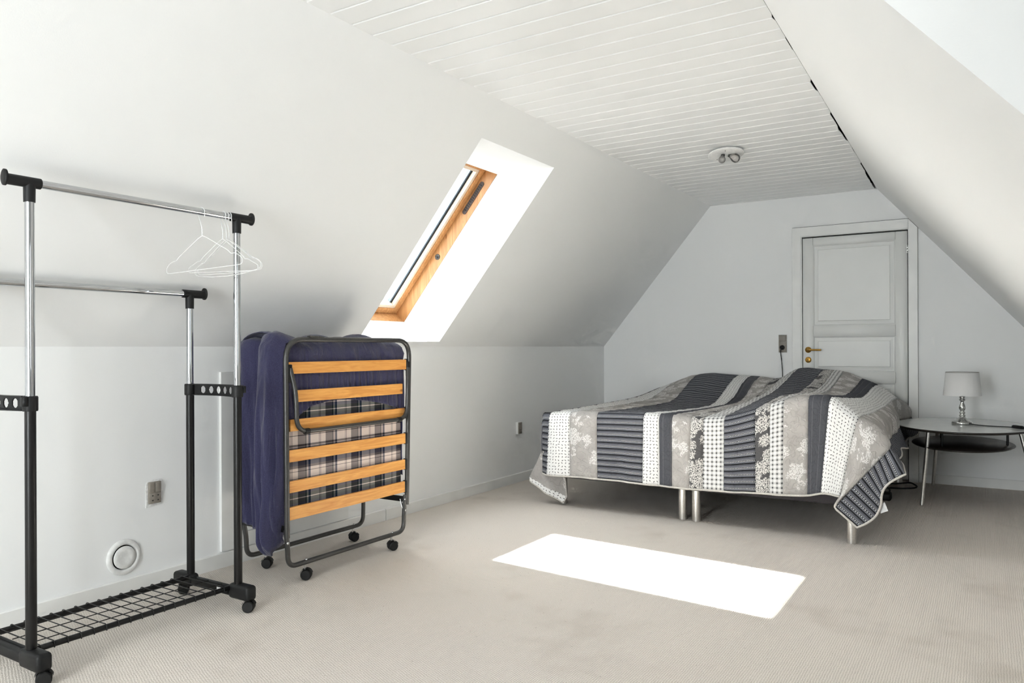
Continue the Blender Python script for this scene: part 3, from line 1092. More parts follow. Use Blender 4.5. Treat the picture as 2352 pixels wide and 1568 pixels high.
# ------------------------------------------------------------------ hangers
def hanger(y, ang, label, droop=0.0, dz=0.0, w=0.205, roll=0.0):
    h = thing('wire_hanger', label, 'hanger', (XF, y, RZF + 0.016), 'white wire hangers on the top rail')
    c, s = math.cos(ang), math.sin(ang)

    def P(a, z):
        a2, z2 = a * math.cos(roll) - z * math.sin(roll), a * math.sin(roll) + z * math.cos(roll)
        return Vector((XF + a2 * c, y + a2 * s, RZF + z2))
    rr = 0.0175
    hook = [P(rr * math.cos(R(a)), rr * math.sin(R(a))) for a in range(-20, 181, 20)]
    hook = [P(rr + 0.001, -0.022)] + hook + [P(-rr + 0.003, -0.018), P(-0.005, -0.046), P(0, -0.066), P(0, -0.098)]
    MB().tube(arc_path(hook, 0.008, 3), 0.0015, 7).build('hook', M['whitewire'], h)
    tw = []
    for k in range(21):
        a = k / 20 * 6 * math.pi
        tw.append(P(0.0022 * math.cos(a), -0.062 - 0.036 * k / 20))
    MB().tube(tw, 0.0015, 6).build('neck_twist', M['whitewire'], h)
    body = [P(0, -0.098), P(0.018, -0.104), P(0.135, -0.172), P(0.150, -0.187), P(0.165, -0.184), P(0.190, -0.196), P(w + 0.002, -0.212), P(w, -0.232),
            P(w - 0.02, -0.234 - droop * 0.2), P(w * 0.5, -0.234 - droop * 0.8), P(0, -0.234 - droop), P(-w * 0.5, -0.234 - droop * 0.8), P(-w + 0.02, -0.234 - droop * 0.2),
            P(-w, -0.232), P(-w - 0.002, -0.212), P(-0.190, -0.196), P(-0.165, -0.184), P(-0.150, -0.187), P(-0.135, -0.172), P(-0.018, -0.104), P(0, -0.098)]
    MB().tube(arc_path(body, 0.009, 3), 0.0014, 7).build('shoulder_wire', M['whitewire'], h)


hanger(1.929, R(8), 'white wire hanger hanging apart from the others on the rail', 0.0, 0, 0.205, R(3.0))
hanger(2.032, R(-1.2), 'white wire hanger, first of the three close together on the rail', 0.0, 0, 0.23, R(-2))
hanger(2.047, R(-0.6), 'white wire hanger, middle of the three close together on the rail', 0.018, 0, 0.215, R(1))
hanger(2.061, R(0.4), 'white wire hanger of the three nearest the black rail joint', 0.004, 0, 0.205, R(0))

# ================================================================== FOLDING BED
fb = thing('folding_bed', 'folded guest bed with wooden slats in a dark grey tube frame on castors', 'folding bed', (0.37, 2.83, 0))
FX = 0.532
m = MB().tube(arc_path([(FX, 2.410, 0.225), (FX, 2.405, 1.146), (FX, 3.290, 1.148), (FX - 0.002, 3.264, 0.232)], 0.10, 10), 0.0128, 14)
m.build('frame', M['greymetal'], fb)
BX = 0.178
m = MB().tube(arc_path([(BX, 2.425, 0.26), (BX, 2.42, 1.06), (BX, 3.28, 1.06), (BX, 3.27, 0.26)], 0.10, 8), 0.0128, 12)
m.build('frame', M['greymetal'], fb)
slats = [(2.420, 3.275, 0.985, 1.041), (2.462, 3.224, 0.851, 0.908), (2.430, 3.245, 0.716, 0.772), (2.420, 3.262, 0.573, 0.630), (2.420, 3.258, 0.430, 0.485), (2.420, 3.255, 0.303, 0.364)]
for i, (y0, y1, z0, z1) in enumerate(slats):
    m = MB()
    n = 10
    P = []
    for k in range(n + 1):
        t = k / n
        y = y0 + (y1 - y0) * t
        bow = 0.002 * math.sin(math.pi * t)
        x0 = 0.5235 + (0.003 if i == 1 else 0)
        P.append([(x0 + bow, y, z0), (x0 + bow + 0.011, y, z0 + 0.001), (x0 + bow + 0.011, y, z1 - 0.001), (x0 + bow, y, z1)])
    m.grid(P, smooth=False, closed_u=True)
    m.add(P[0], [(0, 1, 2, 3)]).add(P[-1], [(3, 2, 1, 0)])
    m.build('slat', M['slat'], fb)
    if i != 1:
        for yy in (2.412, 3.268 - 0.003 * i):
            MB().rbox(0.519, 0.537, yy - 0.009, yy + 0.009, z0 - 0.004, z1 + 0.004, 0.003).build('slat_holder', M['blackplastic'], fb)
# folded head-end leg lying over the upper slats
LXo = 0.553
m = MB().tube(arc_path([(0.536, 2.428, 1.012), (LXo, 2.447, 0.90), (LXo, 2.452, 0.712), (LXo, 3.242, 0.714), (LXo, 3.250, 0.885), (0.536, 3.272, 0.995)], 0.075, 9), 0.0112, 12)
lg = m.build('leg', M['greymetal'], fb)
for y in (2.512, 3.176):
    MB().tube([(LXo, y - 0.014, 0.713), (LXo, y + 0.014, 0.713)], 0.0138, 12).build('rubber_foot', M['blackplastic'], lg)
for y in (2.424, 3.274):
    MB().rbox(FX - 0.006, FX + 0.012, y - 0.012, y + 0.012, 0.945, 1.03, 0.004).build('pivot_bracket', M['blackmetal'], fb)
# floor legs, a U at front and back, with castors
for x, xa, ya, yb_, cy0, cy1 in ((0.522, 0.526, 2.420, 3.250, 2.535, 3.153), (0.205, 0.200, 2.440, 3.262, 2.568, 3.183)):
    m = MB().tube(arc_path([(xa, ya - 0.012, 0.262), (x, ya, 0.19), (x, ya + 0.004, 0.085), (x, yb_ - 0.004, 0.085), (x, yb_, 0.19), (xa, yb_ + 0.006, 0.285)], 0.09, 9), 0.0118, 12)
    lg = m.build('leg', M['greymetal'], fb)
    for cy in (cy0, cy1):
        caster(fb, x, cy, 0.0255, 0.044, R(36 if cy == cy0 else 66), 0.08)
        MB().lathe([(0.006, 0), (0.0055, 0.003), (0.003, 0.006), (0, 0.0065)], (x, cy, 0.0955), 12).build('screw', M['zinc'], lg)
for y in (2.416, 3.252):
    MB().box(0.19, 0.535, y - 0.003, y + 0.003, 0.247, 0.278).build('link_bar', M['blackmetal'], fb)
    s = 1 if y < 3 else -1
    m = MB().tube([(0.500, y + 0.006 * s, 0.262), (0.524, y + 0.006 * s, 0.195)], 0.006, 8, flat=0.4)
    m.build('brace', M['zinc'], fb)
    for z in (0.262, 0.20):
        m = MB().lathe([(0.008, 0), (0.007, 0.003), (0, 0.005)], (0.531, y, z), 12, axis=0)
        m.build('screw', M['zinc'], fb)
m = MB().rbox(0.520, 0.545, 2.545, 2.60, 1.156, 1.166, 0.004)
m.tube([(0.535, 2.60, 1.162), (0.535, 2.64, 1.158)], 0.004, 8)
m.build('latch', M['greymetal'], fb)


# mattress folded over like an upturned U
def outline():
    p = []
    fo, bo, zt_, zb = 0.504, 0.206, 1.128, 0.318
    p.append((fo, zb))
    for k in range(1, 12):
        p.append((fo, zb + (1.06 - zb) * k / 12))
    for k in range(0, 17):
        a = math.pi * k / 16
        p.append(((fo + bo) / 2 + (fo - bo) / 2 * math.cos(a) * (1 if True else 1), 1.06 + (zt_ - 1.06) * max(0.0, math.sin(a)) ** 0.8))
    for k in range(1, 12):
        p.append((bo, 1.06 + (zb - 1.06) * k / 12))
    p += [(bo, zb), (0.335, zb), (0.340, 1.0), (0.355, 1.02), (0.370, 1.0), (0.375, zb)]
    return p


ol = outline()
Y0m, Y1m = 2.432, 3.252
rows, uvs = [], []
acc = [0.0]
for i in range(1, len(ol)):
    acc.append(acc[-1] + math.dist(ol[i], ol[i - 1]))
ny = 24
for j in range(ny + 1):
    y = Y0m + (Y1m - Y0m) * j / ny
    e = min(j, ny - j) / ny
    sh = 0.006 * (1 - min(1, e * 8))
    rows.append([(x + (sh if x < 0.3 else -sh if x > 0.45 else 0), y, z) for x, z in ol])
    uvs.append([(y - Y0m, 0.318 + a_) for a_ in acc])
m = MB().grid(rows, uvs, True)
m.add(rows[0], [tuple(range(len(ol)))], False, uvs[0]).add(rows[-1], [tuple(range(len(ol)))], False, uvs[-1])
tag(m.build('mattress', M['tartan']), 'thin tartan mattress folded inside the slatted guest bed', 'mattress')


# navy fitted sheet: over the top, gathered under the upper slats, hanging at the near end
def arch(y):
    pts = [(2.40, 0.735), (2.472, 0.772), (2.571, 0.826), (2.70, 0.846), (2.773, 0.849), (2.967, 0.828), (3.10, 0.803), (3.208, 0.774), (3.275, 0.74)]
    for (a, za), (b, zb) in zip(pts, pts[1:]):
        if y <= b:
            t = max(0, (y - a) / (b - a))
            return za + (zb - za) * t
    return pts[-1][1]


m = MB()
rows = []
ny = 200
for j in range(ny + 1):
    y = 2.405 + (3.262 - 2.405) * j / ny
    row = []
    za = arch(y)
    gath = 0.0
    for k in range(25):
        t = k / 24
        z = za + (1.075 - za) * t
        low = math.exp(-t * 3.0)
        yy = y + 0.05 * (z - 0.9)
        g1 = abs(math.sin(yy * 62 + 1.6 * math.sin(yy * 11))) ** 0.6 - 0.6
        g2 = abs(math.sin(yy * 97 + 1.0 + 1.3 * math.sin(yy * 17))) ** 0.6 - 0.6
        amp = 0.0112 * smooth((1.10 - z) / 0.22)
        dg = 0.0045 * math.sin((y * 0.7 + z * 1.0) * 62) * smooth((z - 0.98) / 0.05) * smooth((y - 2.7) / 0.2)
        row.append((0.5135 + amp * (0.6 * g1 + 0.5 * g2) + dg + (0.004 if k == 0 else 0.0), y, z))
    lump = 0.016 * math.exp(-((y - 2.44) / 0.10) ** 2) + 0.010 * math.sin(y * 19) + 0.006 * math.sin(y * 41 + 2) + 0.012 * math.exp(-((y - 2.95) / 0.16) ** 2)
    for k in range(1, 14):
        a = math.pi * k / 13
        row.append((0.356 + 0.152 * math.cos(a), y, 1.075 + (0.082 + lump) * max(0.0, math.sin(a)) ** 0.75))
    for k in range(0, 8):
        row.append((0.2035 - 0.0035 * math.sin(k * 1.1), y, 1.07 - 0.06 * k))
    rows.append(row)
m.grid(rows)
# far end
rows = []
for k in range(14):
    z = 1.10 - 0.055 * k
    rows.append([(0.202 + 0.30 * i / 10, 3.260 + 0.004 * math.sin(i * 1.3 + k), z + 0.02 * math.sin(i * 0.9)) for i in range(11)])
m.grid(rows)


# near end: two hanging lobes
rows = []
ns, nz = 64, 60
for j in range(nz + 1):
    tz = j / nz
    row = []
    for i in range(ns + 1):
        s = i / ns                                   # 0 back .. 1 front
        cre = 0.46 - 0.10 * tz                       # crease between back and front half
        x = 0.188 + (0.528 - 0.188) * s
        if s < cre:
            q = s / cre
            bul = max(0.0, math.sin(math.pi * min(1, 0.12 + 0.88 * q))) ** 0.7 * 0.050
            zb = 0.30 - 0.06 * q
            ztp = 1.128 + 0.018 * math.sin(math.pi * q)
        else:
            q = (s - cre) / (1 - cre)
            bul = max(0.0, math.sin(math.pi * min(1, q * 0.86 + 0.02))) ** 0.6 * (0.070 + 0.020 * math.sin(math.pi * tz))
            zb = 0.24 - 0.115 * math.sin(math.pi * min(1, q * 0.92 + 0.08)) + 0.05 * max(0, q - 0.6) * 2
            ztp = 1.128 + 0.046 * math.sin(math.pi * min(1, q * 0.9 + 0.1))
        z = ztp + (zb - ztp) * tz
        # narrowing towards the hanging tip
        if s >= cre:
            xc = 0.440
            nar = 1 - 0.34 * smooth((tz - 0.74) / 0.26)
            x = xc + (x - xc) * nar
        topfade = smooth(tz / 0.06)
        fold = 0.014 * math.sin(s * 31 + tz * 3.2) * smooth(tz * 1.4) + 0.008 * math.sin(s * 57 - tz * 6) * smooth(tz) + 0.015 * math.sin(tz * 15 + s * 9) * smooth((tz - 0.55) / 0.3) * smooth(s)
        y = 2.425 - (bul + fold) * (0.55 + 0.45 * topfade) + 0.006
        if tz > 0.93 and s >= cre:
            y += 0.05 * ((tz - 0.93) / 0.07) ** 2
        row.append((x, y, z))
    row.append((0.520, 2.418, max(z, 0.33)))
    row.append((0.510, 2.440, max(z, 0.335)))
    rows.append(row)
# over the top edge of the near end
top = [(p[0], p[1] + 0.045, p[2] + 0.012) for p in rows[0]]
top2 = [(p[0], p[1] + 0.13, p[2] - 0.012) for p in rows[0]]
rows = [top2, top] + rows
m.grid(rows)
sh = m.build('fitted_sheet', M['navy'])
tag(sh, 'navy blue fitted sheet hanging loosely over the folded guest bed', 'bed sheet')
md = sh.modifiers.new('thickness', 'SOLIDIFY')
md.thickness = 0.003
md.offset = 0

# ================================================================== BEDS
def bed(x0, x1, y0, label, legs, zt_):
    b = thing('single_bed', label, 'bed', ((x0 + x1) / 2, 5.7, 0), 'pair of box beds under the quilt')
    MB().rbox(x0, x1, y0, 6.70, 0.195, 0.385, 0.025, 3).build('base', M['bedbase'], b)
    MB().rbox(x0 + 0.004, x1 - 0.004, y0 + 0.004, 6.69, 0.387, zt_, 0.045, 4).build('mattress', M['mattresswhite'], b)
    for lx, ly in legs:
        MB().tube([(lx, ly, 0), (lx, ly, 0.195)], 0.0275, 24).build('leg', M['steel'], b)


bed(0.695, 1.662, 4.650, 'low box bed on steel legs, left half under the quilt', [(1.618, 4.700), (0.726, 4.745), (1.615, 6.64), (0.80, 6.64)], 0.600)
bed(1.670, 2.655, 4.640, 'low box bed on steel legs, right half under the quilt beside the oval table', [(1.712, 4.690), (2.632, 4.612), (2.672, 6.78), (1.712, 6.64)], 0.615)

# ------------------------------------------------------------------ quilt
QX = [0.70, 1.06, 1.396, 1.58, 1.75, 1.92, 2.10, 2.27, 2.41, 2.53, 2.68]
QY = [4.64, 5.1, 5.5, 5.8, 6.05, 6.3, 6.55, 6.8, 6.93]
QZ = [
    [.655, .659, .663, .667, .674, .688, .715, .735, .70],
    [.671, .660, .655, .655, .668, .745, .834, .860, .82],
    [.678, .658, .645, .639, .648, .715, .805, .855, .83],
    [.677, .667, .660, .660, .662, .700, .800, .845, .82],
    [.670, .680, .690, .700, .710, .745, .800, .835, .81],
    [.682, .713, .742, .765, .800, .845, .895, .922, .89],
    [.734, .768, .768, .768, .793, .825, .865, .912, .90],
    [.795, .800, .785, .770, .772, .802, .850, .898, .88],
    [.820, .792, .773, .757, .760, .782, .812, .842, .82],
    [.817, .785, .761, .747, .757, .782, .797, .790, .76],
    [.712, .695, .690, .687, .692, .700, .700, .680, .65]]


def crv(xs, vs, x):
    n = len(xs)
    i = 0
    while i < n - 2 and x > xs[i + 1]:
        i += 1
    h = xs[i + 1] - xs[i]
    t = max(0.0, min(1.0, (x - xs[i]) / h))

    def tg(k):
        a, b = max(0, k - 1), min(n - 1, k + 1)
        return (vs[b] - vs[a]) / (xs[b] - xs[a])
    m0, m1 = tg(i) * h, tg(i + 1) * h
    return (vs[i] * (2 * t ** 3 - 3 * t * t + 1) + m0 * (t ** 3 - 2 * t * t + t) + vs[i + 1] * (-2 * t ** 3 + 3 * t * t) + m1 * (t ** 3 - t * t))


def qtop(x, y):
    return crv(QX, [crv(QY, r, y) for r in QZ], x)


def hemz(x):
    return crv([0.64, 1.08, 1.7, 2.11, 2.40, 2.50, 2.58], [0.220, 0.229, 0.222, 0.235, 0.249, 0.272, 0.262], x)


# strips: (x at the front top, x at the front hem); names of fabric between
QB_T = [0.700, 0.858, 1.062, 1.397, 1.502, 1.588, 1.713, 1.792, 1.920, 2.106, 2.194, 2.271, 2.409, 2.530, 2.680]
QB_H = [0.684, 0.871, 1.081, 1.401, 1.511, 1.596, 1.711, 1.792, 1.924, 2.112, 2.195, 2.272, 2.404, 2.477, 2.578]
QM = ['ditsy', 'floral', 'stripe', 'ditsy', 'dark', 'floral', 'dkfloral', 'check', 'stripe', 'dkfloral', 'check', 'floral', 'dark', 'ditsy']
random.seed(3)
# v stations: top from the wall to the front edge, then the front drop
VT = [6.935 - (6.935 - 4.64) * j / 80 for j in range(81)]
NF = 22
# arc length along v (for UV) measured from the hem upward
FRONT_LEN = 0.46


def wr(x, y):
    return 0.0028 * math.sin(x * 37 + 3 * math.sin(y * 5)) * math.sin(y * 31 + 2 * math.sin(x * 9)) + 0.002 * math.sin(y * 63 + x * 12)


def front_pt(xt, xh, t, yoff=0.0):
    """t 0 at the top front edge .. 1 at hem"""
    zt_ = qtop(min(xt, 2.68), 4.64)
    zh = hemz(xh)
    rr = 0.055
    if t < 0.22:
        a = t / 0.22 * math.pi / 2
        y = 4.64 - rr * math.sin(a)
        z = zt_ - rr * (1 - math.cos(a))
    else:
        q = (t - 0.22) / 0.78
        y = 4.64 - rr - 0.020 * q
        z = (zt_ - rr) + (zh - (zt_ - rr)) * q
    x = xt + (xh - xt) * t
    y += (0.007 * math.sin(x * 21 + 1) + 0.003 * math.sin(x * 47)) * smooth(t * 1.2)
    return Vector((x, y, z))


quilt = thing('patchwork_quilt', 'grey and white patchwork quilt spread over the double bed', 'quilt', (1.7, 5.6, 0.6))
hem = []


def strip(cols, matname, u0):
    """cols: list of columns, each a list of points from wall to hem"""
    n = len(cols)
    P, UV = [], []
    us = [0.0]
    for i in range(1, n):
        j = len(cols[0]) * 2 // 3
        us.append(us[-1] + (cols[i][j] - cols[i - 1][j]).length)
    mid = cols[n // 2]
    vs = [0.0]
    for j in range(len(mid) - 1, 0, -1):
        vs.append(vs[-1] + (mid[j] - mid[j - 1]).length)
    vs = vs[::-1]
    for j in range(len(mid)):
        P.append([cols[i][j] for i in range(n)])
        UV.append([(u0 + us[i], vs[j]) for i in range(n)])
    o = MB().grid(P, UV).build('patchwork_strip', M[matname], quilt)
    md = o.modifiers.new('thickness', 'SOLIDIFY')
    md.thickness = 0.007
    md.offset = -1 if o.data.polygons[0].normal.z > 0 else 1
    return o


def main_col(xt, xh):
    c = []
    for y in VT:
        sk = 0.0
        c.append(Vector((xt + sk, y, qtop(xt, y) + wr(xt, y) * smooth((6.9 - y) * 4))))
    for k in range(1, NF + 1):
        p = front_pt(xt, xh, k / NF)
        c.append(p)
    return c


# ditsy's last column falls over the right edge: seen from QB_T[13] to [14]
for i, mn in enumerate(QM):
    n = max(4, int((QB_T[i + 1] - QB_T[i]) / 0.018))
    cols = []
    for k in range(n + 1):
        a = k / n
        xt = QB_T[i] + (QB_T[i + 1] - QB_T[i]) * a
        xh = QB_H[i] + (QB_H[i + 1] - QB_H[i]) * a
        cc = main_col(xt, xh)
        # slim seam dip
        dip = 0.0022 if k in (0, n) else 0.0
        for j in range(len(cc)):
            if j < 81: cc[j].z -= dip
            else: cc[j].y += dip
        cols.append(cc)
    strip(cols, mn, 0.013 * i)
    for k in range(n):
        hem.append(cols[k][-1])
    last = cols[-1]
hem.append(last[-1])

# right drop: floral then stripe, folding forward into the hanging corner
def side_pts(y):
    d = Vector((2.680, y, qtop(2.68, y)))
    fl = smooth((5.15 - y) / 0.5)
    F = Vector((2.765, y, 0.530)).lerp(Vector((2.835, y - 0.07, 0.548)), fl)
    S = Vector((2.800, y, 0.405)).lerp(Vector((2.915, y - 0.10, 0.432)), fl)
    pin = math.exp(-((y - 6.385) / 0.30) ** 2)
    F.x -= 0.095 * pin
    S.x -= 0.03 * pin
    F.x += 0.006 * math.sin(y * 17)
    S.x += 0.012 * math.sin(y * 13)
    S.z += 0.015 * math.sin(y * 9 + 1)
    return d, F, S


D0, F0, S0_ = side_pts(4.64)
DH = Vector(last[-1])
FH = at_y(1916, 1166, 4.500)
SH = at_y(1969, 1210, 4.505)


def right_col(w, which):
    """w 0..1 across the strip; which = 'F' between ditsy edge and floral edge, 'S' between floral edge and hem"""
    c = []
    for y in VT:
        d, F, S = side_pts(y)
        a, b = (d, F) if which == 'F' else (F, S)
        p = a.lerp(b, w)
        if which == 'F':
            p.x += 0.035 * math.sin(math.pi * w) * (1 - 0.3 * w) * (1 - 0.8 * math.exp(-((y - 6.385) / 0.30) ** 2))
            p.z += 0.012 * math.sin(math.pi * w)
        c.append(p)
    for k in range(1, NF + 1):
        t = k / NF
        dd = Vector(last[80 + k])
        F = F0.lerp(FH, t)
        S = S0_.lerp(SH, t)
        # waviness of the hanging flap and curl of its side hem
        F.y += -0.014 * math.sin(math.pi * t) + 0.010 * math.sin(t * 9)
        bend = 0.035 * math.sin(2 * math.pi * t) * (1 if t < 0.5 else 0.7)
        S += Vector((-bend, -0.012 * math.sin(t * 8), bend * 0.4 - 0.012 * math.sin(math.pi * t)))
        a, b = (dd, F) if which == 'F' else (F, S)
        p = a.lerp(b, w)
        if which == 'F':
            p += Vector((0.012, -0.030, 0.0)) * math.sin(math.pi * w) * (1 - t)
            p.y += 0.022 * math.sin(math.pi * 2 * w + 0.5) * t
        c.append(p)
    return c


cols = [right_col(k / 12, 'F') for k in range(13)]
cols[0] = [Vector(p) for p in last]
strip(cols, 'floral', 0.3)
hem += [c[-1] for c in cols[1:]]
cols = [right_col(k / 10, 'S') for k in range(11)]
strip(cols, 'stripe', 0.0)
hem += [c[-1] for c in cols[1:]]
side_hem = [p for p in cols[-1]][::-1]
hem += side_hem[1:]

# left drop: stripe down the left side
cols = []
nl = 14
for k in range(nl + 1):
    a = k / nl
    c = []
    for y in VT:
        zt_ = qtop(0.70, y)
        if a < 0.25:
            b = a / 0.25 * math.pi / 2
            c.append(Vector((0.70 - 0.05 * math.sin(b), y, zt_ - 0.05 * (1 - math.cos(b)))))
        else:
            q = (a - 0.25) / 0.75
            c.append(Vector((0.65 - 0.045 * q + 0.01 * math.sin(y * 14) * q, y, zt_ - 0.05 + (0.30 - zt_ + 0.05) * q)))
    e0 = c[-1]
    for j in range(1, NF + 1):
        t = j / NF
        fp = front_pt(0.700, 0.684, t)
        rr_ = 0.05 + 0.02 * t
        # wrap round the corner from the front face to the side
        tip = Vector((0.640 + 0.0 * t - 0.015 * t, 4.60 + 0.02 * t, fp.z))
        end = Vector((0.600 - 0.01 * t, 4.66 + 0.05 * t, min(e0.z, fp.z + 0.12) if a > 0.9 else fp.z + 0.05 * a))
        p = fp.lerp(tip, min(1, a * 2)) if a < 0.5 else tip.lerp(end, a * 2 - 1)
        p.z = fp.z + (e0.z - fp.z) * (0 if a < 0.4 else (a - 0.4) / 0.6 * (1 - t) ** 2)
        c.append(p)
    cols.append(c)
strip(cols[::-1], 'stripe', 0.0)
lefthem = [c[-1] for c in cols]
hem = lefthem[::-1] + hem[1:]
hem2 = [hem[0]]
for p in hem[1:]:
    if (p - hem2[-1]).length > 0.012:
        hem2.append(p)
MB().tube(hem2, 0.0062, 8).build('binding', M['binding'], quilt)

# left corner turned over, its underside to the front
YLf = 4.655
pA, pB, pC, pD = at_y(1246, 1030, 4.64), at_y(1296, 1098, 4.70), at_y(1303, 1141, 4.68), at_y(1283, 1156, 4.64)
pE, pF = at_y(1217, 1104, 4.655), at_y(1216, 1092, 4.66)
L_edge = [pA, at_y(1237, 1048, 4.65), at_y(1226, 1073, 4.655), at_y(1217, 1094, 4.66)]
R_edge = [at_y(1262, 1040, 4.62), at_y(1290, 1075, 4.70), at_y(1299, 1104, 4.70), at_y(1303, 1140, 4.68)]


def patch(L, Rr, nu, nv, w0, w1, bulge):
    rows, uv = [], []
    for j in range(nv + 1):
        t = j / nv
        i0 = min(len(L) - 2, int(t * (len(L) - 1)))
        f = t * (len(L) - 1) - i0
        a, b = L[i0].lerp(L[i0 + 1], f), Rr[i0].lerp(Rr[i0 + 1], f)
        row, ur = [], []
        for i in range(nu + 1):
            w = w0 + (w1 - w0) * i / nu
            p = a.lerp(b, w)
            p = p + Vector((0, -bulge * math.sin(math.pi * w) + 0.008 * math.sin(w * 13 + t * 4), 0))
            row.append(p)
            ur.append((w * 0.24, (1 - t) * 0.22))
        rows.append(row)
        uv.append(ur)
    return MB().grid(rows, uv), rows


mb, rr1 = patch(L_edge, R_edge, 12, 10, 0, 1, 0.03)
cf = mb.build('turned_corner', M['floral'], quilt)
low = [Vector(p) for p in rr1[-1]]
drop = [at_y(1216, 1104, 4.645).lerp(at_y(1287, 1157, 4.625), i / 12) for i in range(13)]
for i, p in enumerate(drop):
    p.y = low[i].y - 0.004
rows = [low, [a.lerp(b, 0.5) + Vector((0, -0.004, 0)) for a, b in zip(low, drop)], drop]
MB().grid(rows, [[(i * 0.02, 0.045 - 0.0225 * j) for i in range(13)] for j in range(3)]).build('corner_band', M['ditsy'], quilt)
MB().tube(drop + [low[-1]] + [r[-1] for r in rr1[::-1]][1:8], 0.005, 8).build('binding', M['binding'], quilt)
# care label at the right hem
cl0, cl1, cl2, cl3 = at_y(2020, 1160, 4.56), at_y(2032, 1153, 4.56), at_y(2040, 1173, 4.55), at_y(2023, 1179, 4.55)
m = MB().hexa([cl0, cl1, cl2, cl3] + [p + Vector((0, 0.0015, 0)) for p in (cl0, cl1, cl2, cl3)])
tg_ = m.build('care_label', M['tag'], quilt)
tg_['label'] = 'small white care label at the quilt hem'

# ================================================================== OVAL TABLE AND LAMP
TC, TZ = (3.124, 6.385), 0.535
tb = thing('side_table', 'oval side table with white top, dark shelf and splayed steel legs', 'table', (TC[0], TC[1], 0))
AX, AY = 0.430, 0.572
m = MB().lathe([(0.0, 0.0), (0.985, 0.0), (0.997, -0.003)], (TC[0], TC[1], TZ), 72, sx=AX, sy=AY, smooth=False)
m.build('top', M['tablewhite'], tb)
m = MB().lathe([(0.99, -0.0032), (1.0, -0.004), (0.998, -0.014), (0.975, -0.020), (0.0, -0.020)], (TC[0], TC[1], TZ), 72, sx=AX, sy=AY)
m.build('edge', M['tabledark'], tb)
m = MB().lathe([(0.0, 0.0), (0.99, 0.0), (1.0, -0.004), (0.96, -0.012), (0.0, -0.012)], (TC[0], TC[1], 0.402), 64, sx=0.325, sy=0.515)
m.build('shelf', M['shelfdark'], tb)
for bxy, txy in (((2.891, 5.962), (2.930, 6.010)), ((2.912, 6.842), (2.950, 6.800)), ((3.585, 6.36), (3.470, 6.37))):
    MB().tube([(bxy[0], bxy[1], 0), (bxy[0] * 0.985 + txy[0] * 0.015, bxy[1] * 0.985 + txy[1] * 0.015, 0.008), (txy[0], txy[1], TZ - 0.02)], 0.0125, 16).build('leg', M['steel'], tb)
    MB().lathe([(0.03, 0), (0.03, 0.004), (0.014, 0.006)], (txy[0], txy[1], TZ - 0.026), 16).build('leg_plate', M['steel'], tb)
for x, y in ((-0.115, -0.30), (-0.145, 0.26), (0.275, 0.0)):
    MB().tube([(TC[0] + x, TC[1] + y, 0.402), (TC[0] + x, TC[1] + y, TZ - 0.02)], 0.008, 12).build('spacer', M['blackmetal'], tb)

LP = (3.124, 6.400)
lamp = thing('table_lamp', 'small table lamp with white shade and turned silver foot on the oval table', 'lamp', (LP[0], LP[1], TZ))
prof = [(0.066, 0), (0.069, 0.004), (0.067, 0.018), (0.060, 0.024), (0.042, 0.032), (0.028, 0.044), (0.019, 0.054), (0.018, 0.058), (0.022, 0.063), (0.019, 0.068), (0.0145, 0.075), (0.019, 0.082), (0.0195, 0.087), (0.013, 0.093),
        (0.013, 0.100), (0.018, 0.106), (0.0215, 0.116), (0.0205, 0.130), (0.015, 0.146), (0.0115, 0.160), (0.012, 0.168), (0.020, 0.176), (0.020, 0.180), (0.015, 0.184), (0.017, 0.192), (0.019, 0.202), (0.014, 0.206), (0.0, 0.207)]
MB().lathe(prof, (LP[0], LP[1], TZ), 36).build('foot', M['lampchrome'], lamp)
MB().lathe([(0.013, 0.206), (0.013, 0.245), (0.0, 0.246)], (LP[0], LP[1], TZ), 16).build('socket', M['trim'], lamp)
sh_ = MB()
P = []
for r, z in ((0.122, 0.209), (0.1065, 0.378), (0.1045, 0.378), (0.120, 0.209)):
    P.append([(LP[0] + r * math.cos(2 * math.pi * k / 48), LP[1] + r * math.sin(2 * math.pi * k / 48), TZ + z) for k in range(48)])
P.append(P[0])
sh_.grid(P, smooth=True, closed_u=True)
shd = sh_.build('shade', M['shade'], lamp)
MB().tube([(LP[0] + 0.1058 * math.cos(2 * math.pi * k / 48), LP[1] + 0.1058 * math.sin(2 * math.pi * k / 48), TZ + 0.3785) for k in range(48)], 0.0016, 6, closed=True).build('rim', M['outlet'], shd)
for a in (0, 120, 240):
    MB().tube([(LP[0], LP[1], TZ + 0.247), (LP[0] + 0.115 * math.cos(R(a)), LP[1] + 0.115 * math.sin(R(a)), TZ + 0.252)], 0.0015, 6).build('spider', M['zinc'], shd)
zc = TZ + 0.004
sw0 = Vector((3.425, 6.262, zc + 0.003))
sw1 = Vector((3.487, 6.190, zc + 0.003))
cord = [(LP[0] + 0.045, LP[1] - 0.05, TZ + 0.012), (LP[0] + 0.075, LP[1] - 0.055, TZ + 0.006), (LP[0] + 0.12, LP[1] - 0.08, zc), (3.30, 6.305, zc), (3.37, 6.300, zc), sw0]
cd = MB().tube(arc_path(cord, 0.03, 4), 0.0034, 8).build('cord', M['blackplastic'], lamp)
cord2 = [sw1, (3.515, 6.165, zc), (3.548, 6.12, zc - 0.002), (3.56, 6.10, TZ - 0.03), (3.545, 6.12, 0.30), (3.56, 6.14, 0.18), (3.535, 6.20, 0.08), (3.56, 6.25, 0.006), (3.66, 6.30, 0.004), (3.74, 6.50, 0.004)]
MB().tube(arc_path(cord2, 0.05, 5), 0.0034, 8).build('cord', M['blackplastic'], lamp)
dv = (sw1 - sw0).normalized()
sd = Vector((-dv.y, dv.x, 0)) * 0.0115
m = MB()
